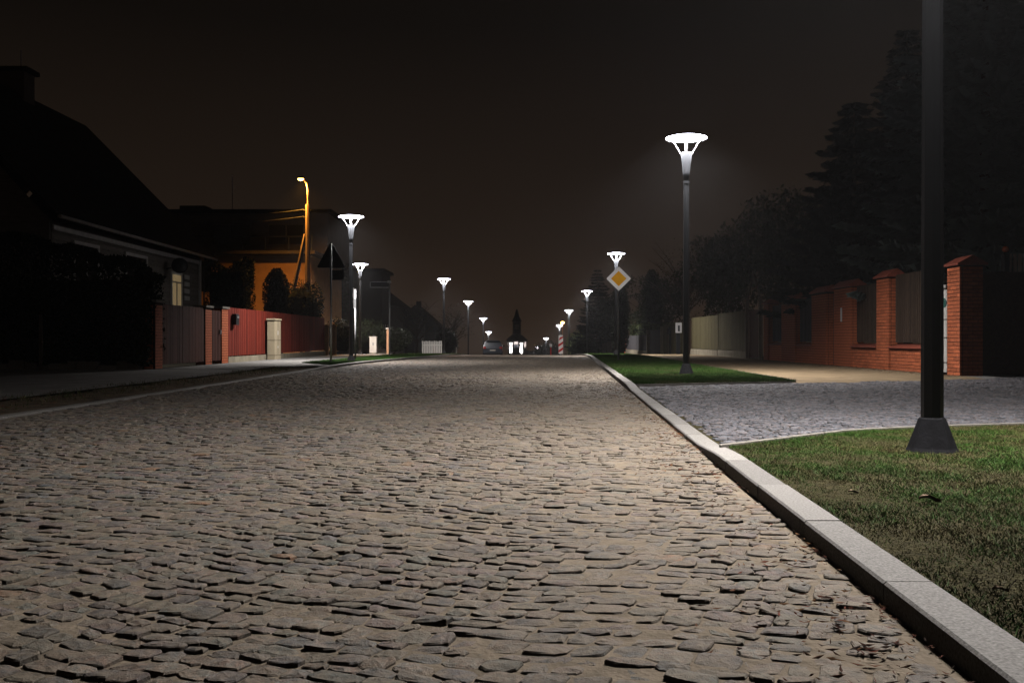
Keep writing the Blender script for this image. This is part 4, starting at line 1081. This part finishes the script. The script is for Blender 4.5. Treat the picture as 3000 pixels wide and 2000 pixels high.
far_house('dark gable house behind the third left lamp', -18, -10.4, 102, 114, 4.3, 7.6)
far_house('farthest dark gable house left of the parked car', -16, -9.0, 122, 134, 4.0, 7.4)
board_fence('dim far board fence on the left before the gable houses', 64.5, 73.5, 1.5, 'brown_wood', .2, .3, x=-9.6, grp='board fences on the left')
board_fence('dim reddish far board fence beside the marker post', 86, 98, 1.4, 'dark_red_wood', .2, .3, x=-7.2, grp='board fences on the left')

# ------------------------------------------------------------------ parked car (seen from behind)
t = thing('parked_car', 'dark hatchback parked at the left of the road, seen from behind', 'car', (-2.08, 90.5, G(91)+.10))
W2 = .89
prof = [(0.0, .42), (.02, .80), (.10, .98), (.30, 1.42), (.55, 1.50), (2.0, 1.52), (2.7, 1.42), (3.3, 1.02), (4.1, .88), (4.3, .70), (4.32, .35), (4.2, .22), (.15, .22)]
v = []
for s_ in (-1, -.985, .985, 1):
    for (y, z) in prof:
        inn = 1.0 if abs(s_) < .99 else .0
        nar = W2 * (1 - (max(0, z-.90)*.40)) * (1.0 if abs(s_) == 1 else .93)
        zz = z + (.025 if abs(s_) < .99 and z > .9 else 0)
        v.append(((-1 if s_ < 0 else 1)*nar, y, zz))
n = len(prof); f = []
for a in range(3):
    for k in range(n): k2 = (k+1) % n; f.append((a*n+k, a*n+k2, (a+1)*n+k2, (a+1)*n+k))
f.append(tuple(range(n-1, -1, -1))); f.append(tuple(3*n+k for k in range(n)))
mk('body', v, f, M['car'], t, world=False)
mk('rear_window', [(-.66, .13, 1.03), (.66, .13, 1.03), (.60, .285, 1.42), (-.60, .285, 1.42)], [(0,1,2,3)], M['car_glass'], t, world=False)
for s_ in (-1, 1):
    q = s_*W2
    mk('side_window', [(q*.995, .50, 1.0), (q*.995, 3.1, 1.0), (q*.885, 2.6, 1.40), (q*.885, .62, 1.42)], [(0,1,2,3)] if s_ > 0 else [(3,2,1,0)], M['car_glass'], t, world=False)
    box('tail_light', min(q*.97, q*.70), max(q*.97, q*.70), -.012, .10, .78, .96, M['tail'], t, world=False)
    for y in (.80, 3.45):
        w_ = MB().lathe([(.22, -.1), (.31, -.1), (.31, .1), (.22, .1)], 18).ob('wheel', M['tyre'], t); w_.rotation_euler = (0, R(90), 0); w_.location = (s_*.80, y, .31-.08)
        r_ = MB().lathe([(.21, -.09), (.21, .105)], 12).ob('rim', M['galv'], w_)
    box('mirror', min(s_*.9, s_*1.06), max(s_*.9, s_*1.06), 2.85, 2.95, .98, 1.1, M['car'], t, world=False)
box('number_plate', -.26, .26, -.012, .0, .58, .70, M['siding'], t, world=False)
box('bumper', -.86, .86, -.05, .12, .34, .56, M['car'], t, world=False, bev=.03)
box('roof_spoiler', -.60, .60, .16, .34, 1.44, 1.48, M['car'], t, world=False)

# ------------------------------------------------------------------ floodlit chapel gate at the end of the street
my = 215.0; mz = -2.95
tag(box('terrace', -9, 11, my-3, my+14, -7, mz, M['low_wall']), kind='structure')
t = thing('chapel', 'distant chapel with two floodlit white columns and a dark bell turret', 'chapel', (.15, my, mz))
for xc in (-.96, 1.28):
    MB().lathe([(.44, 0), (.44, .25), (.34, .30), (.31, 2.4), (.26, 2.45), (.30, 2.62), (.42, 2.85), (.42, 2.95)], 16, xc-.15, 0).ob('column', M['monument'], t, smooth=False)
    box('capital', xc-.15-.66, xc-.15+.66, -.5, .5, 2.96, 3.18, M['monument'], t, world=False)
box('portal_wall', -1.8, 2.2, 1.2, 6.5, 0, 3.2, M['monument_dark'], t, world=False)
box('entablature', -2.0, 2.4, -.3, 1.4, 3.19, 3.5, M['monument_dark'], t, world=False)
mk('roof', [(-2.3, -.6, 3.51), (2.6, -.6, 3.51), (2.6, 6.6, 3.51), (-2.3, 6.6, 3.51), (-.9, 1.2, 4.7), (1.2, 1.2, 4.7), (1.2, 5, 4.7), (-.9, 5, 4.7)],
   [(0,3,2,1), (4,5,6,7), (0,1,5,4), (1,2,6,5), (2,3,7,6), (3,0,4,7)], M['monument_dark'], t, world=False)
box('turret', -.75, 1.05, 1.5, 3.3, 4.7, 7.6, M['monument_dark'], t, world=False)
box('belfry_window', -.35, .60, 1.44, 1.5, 5.9, 6.9, M['low_wall'], t, world=False)
MB().lathe([(1.15, 7.6), (.6, 8.6), (.16, 10.3)], 8, .15, 2.4).ob('spire', M['roof'], t)
box('doorway', -.5, .75, 1.12, 1.2, 0, 2.5, M['dark'], t, world=False)
for i, xc in enumerate((-.96, 1.28)):
    q = thing('floodlight', ['floodlight at the foot of the left chapel column', 'floodlight at the foot of the right chapel column'][i], 'floodlight', (xc, my-1.25, mz), 'chapel floodlights')
    box('housing', -.12, .12, -.10, .10, 0, .12, M['dark'], q, world=False); box('lens', -.10, .10, -.08, .08, .12, .13, M['flood'], q, world=False)
    sd = bpy.data.lights.new('flood_light', 'SPOT'); sd.energy = 5200; sd.spot_size = R(50); sd.spot_blend = .6; sd.color = (.95, .92, 1.0); sd.shadow_soft_size = .08
    so = bpy.data.objects.new('flood_light', sd); C.objects.link(so); so.parent = q; so.location = (0, 0, .16); so.rotation_euler = (R(180-38), 0, 0)
bush('low_hedge', 'low dark hedge on the terrace right of the chapel', 5.6, my-1, 3.2, 1.2, 1.2, 1600, 'hedge', 'hedge', .18, mz, 'block')
# far sodium lamp
t = thing('sodium_lamp', 'far orange street lamp above a tiny white lamp head', 'street lamp', (7.14, 150, G(150)))
MB().lathe([(.10, 0), (.06, 6.9)], 8).ob('pole', M['pole_conc'], t)
MB().lathe([(.02, 6.78), (.20, 6.85), (.26, 6.98), (.16, 7.12)], 12).ob('bulb', M['sodium'], t, smooth=True)
ld = bpy.data.lights.new('sodium_light', 'POINT'); ld.energy = 260; ld.shadow_soft_size = .30; ld.color = (1.0, .40, .07)
lo = bpy.data.objects.new('sodium_light', ld); C.objects.link(lo); lo.parent = t; lo.location = (0, 0, 7.0)

# ------------------------------------------------------------------ leaf litter, twig, pebbles
def litter():
    n = 1900; pts = []
    cl = [(1.0+random.uniform(.03, .5)**1.5, random.uniform(2.2, 18), random.uniform(.05, .16)) for _ in range(85)]
    for i in range(n):
        if random.random() < .72:
            c = random.choice(cl); y = c[1] + random.gauss(0, c[2]); off = max(.0, (c[0]-1.0) + random.gauss(0, c[2]*.8))
        else:
            y = 2.2 + random.random()**1.6*22; off = abs(random.gauss(0, .28))
        pts.append((XR(y) - .015 - off, y))
    for i in range(900): pts.append((random.uniform(-6.7, -5.35), random.uniform(8, 27)))
    for i in range(700): y = random.uniform(19.5, 30); pts.append((8.95 - abs(random.gauss(0, .35)), y))
    V = []; F = []; Cc = []
    for (x, y) in pts:
        s_ = random.uniform(.007, .022) * (1 if abs(x) < 4 else 2.2); a = random.uniform(0, 6.28); w = s_*random.uniform(.06, .32); z = random.uniform(.001, .010) + .002
        ca, sa = math.cos(a), math.sin(a); k = len(V)
        for (u, q, dz) in ((-s_, 0, random.uniform(0, .006)), (0, -w, 0), (s_, 0, random.uniform(0, .010)), (0, w, random.uniform(.0, .006))):
            V.append((x+u*ca-q*sa, y+u*sa+q*ca, z+dz+(.062 if x > 4 else (.045 if x < -5.2 else 0))))
        F.append((k, k+1, k+2, k+3)); c = random.choice([(.15, .05, .03), (.13, .06, .032), (.08, .036, .024), (.20, .10, .045), (.05, .03, .02)])
        Cc += [(*c, 1)]*4
    o = mk('leaf_litter', V, F, M['litter'], None, 'stuff', col=Cc); tag(o, 'brown leaf crumbs and needles along the foot of the right kerb', 'leaf litter')
litter()
def dead_leaf(label, x, y, L, z=.075):
    t = thing('dead_leaf', label, 'dead leaf', (x, y, z)); v = []; f = []; N = 8
    for i in range(N+1):
        u = i/N; w = L*.34*math.sin(math.pi*min(u*1.02, 1))**.7 + .001
        for s_ in (-1, -.5, 0, .5, 1):
            v.append(((u-.5)*L, s_*w*.6, .25*L*abs(s_)**1.5*.6 + .10*L*math.sin(u*5) + random.uniform(-.002, .002)))
    for i in range(N):
        for k in range(4): a = i*5+k; f.append((a, a+1, a+6, a+5))
    mk('blade', v, f, mat('withered leaf', (.42, .30, .20), .85, .2, nscale=60, namt=.4), t, world=False, smooth=True)
    MB().tube([(L*.45, 0, .0), (L*.7, .01, .012), (L*.9, .0, .03)], .0016, 4).ob('stalk', M['bark'], t)
dead_leaf('large curled pale dead leaf on the near lawn', 1.87, 4.47, .10)
dead_leaf('small dark dead leaf near the kerb on the lawn', 1.62, 4.75, .05, .066)
dead_leaf('small dark leaf low on the lawn near the right picture edge', 1.42, 2.9, .05, .066)

# ------------------------------------------------------------------ haze
hz = bpy.data.materials.new('night haze'); hz.use_nodes = True; t_ = hz.node_tree; t_.nodes.clear()
o_ = t_.nodes.new('ShaderNodeOutputMaterial'); pv = t_.nodes.new('ShaderNodeVolumePrincipled')
pv.inputs['Density'].default_value = HAZE; pv.inputs['Color'].default_value = (.9, .9, .92, 1); pv.inputs['Anisotropy'].default_value = 0.35
t_.links.new(pv.outputs[0], o_.inputs['Volume'])
v, f = boxv(-302, 302, -52, 452, -8, 17.5)
mk('haze', v, f, hz, None, 'stuff')
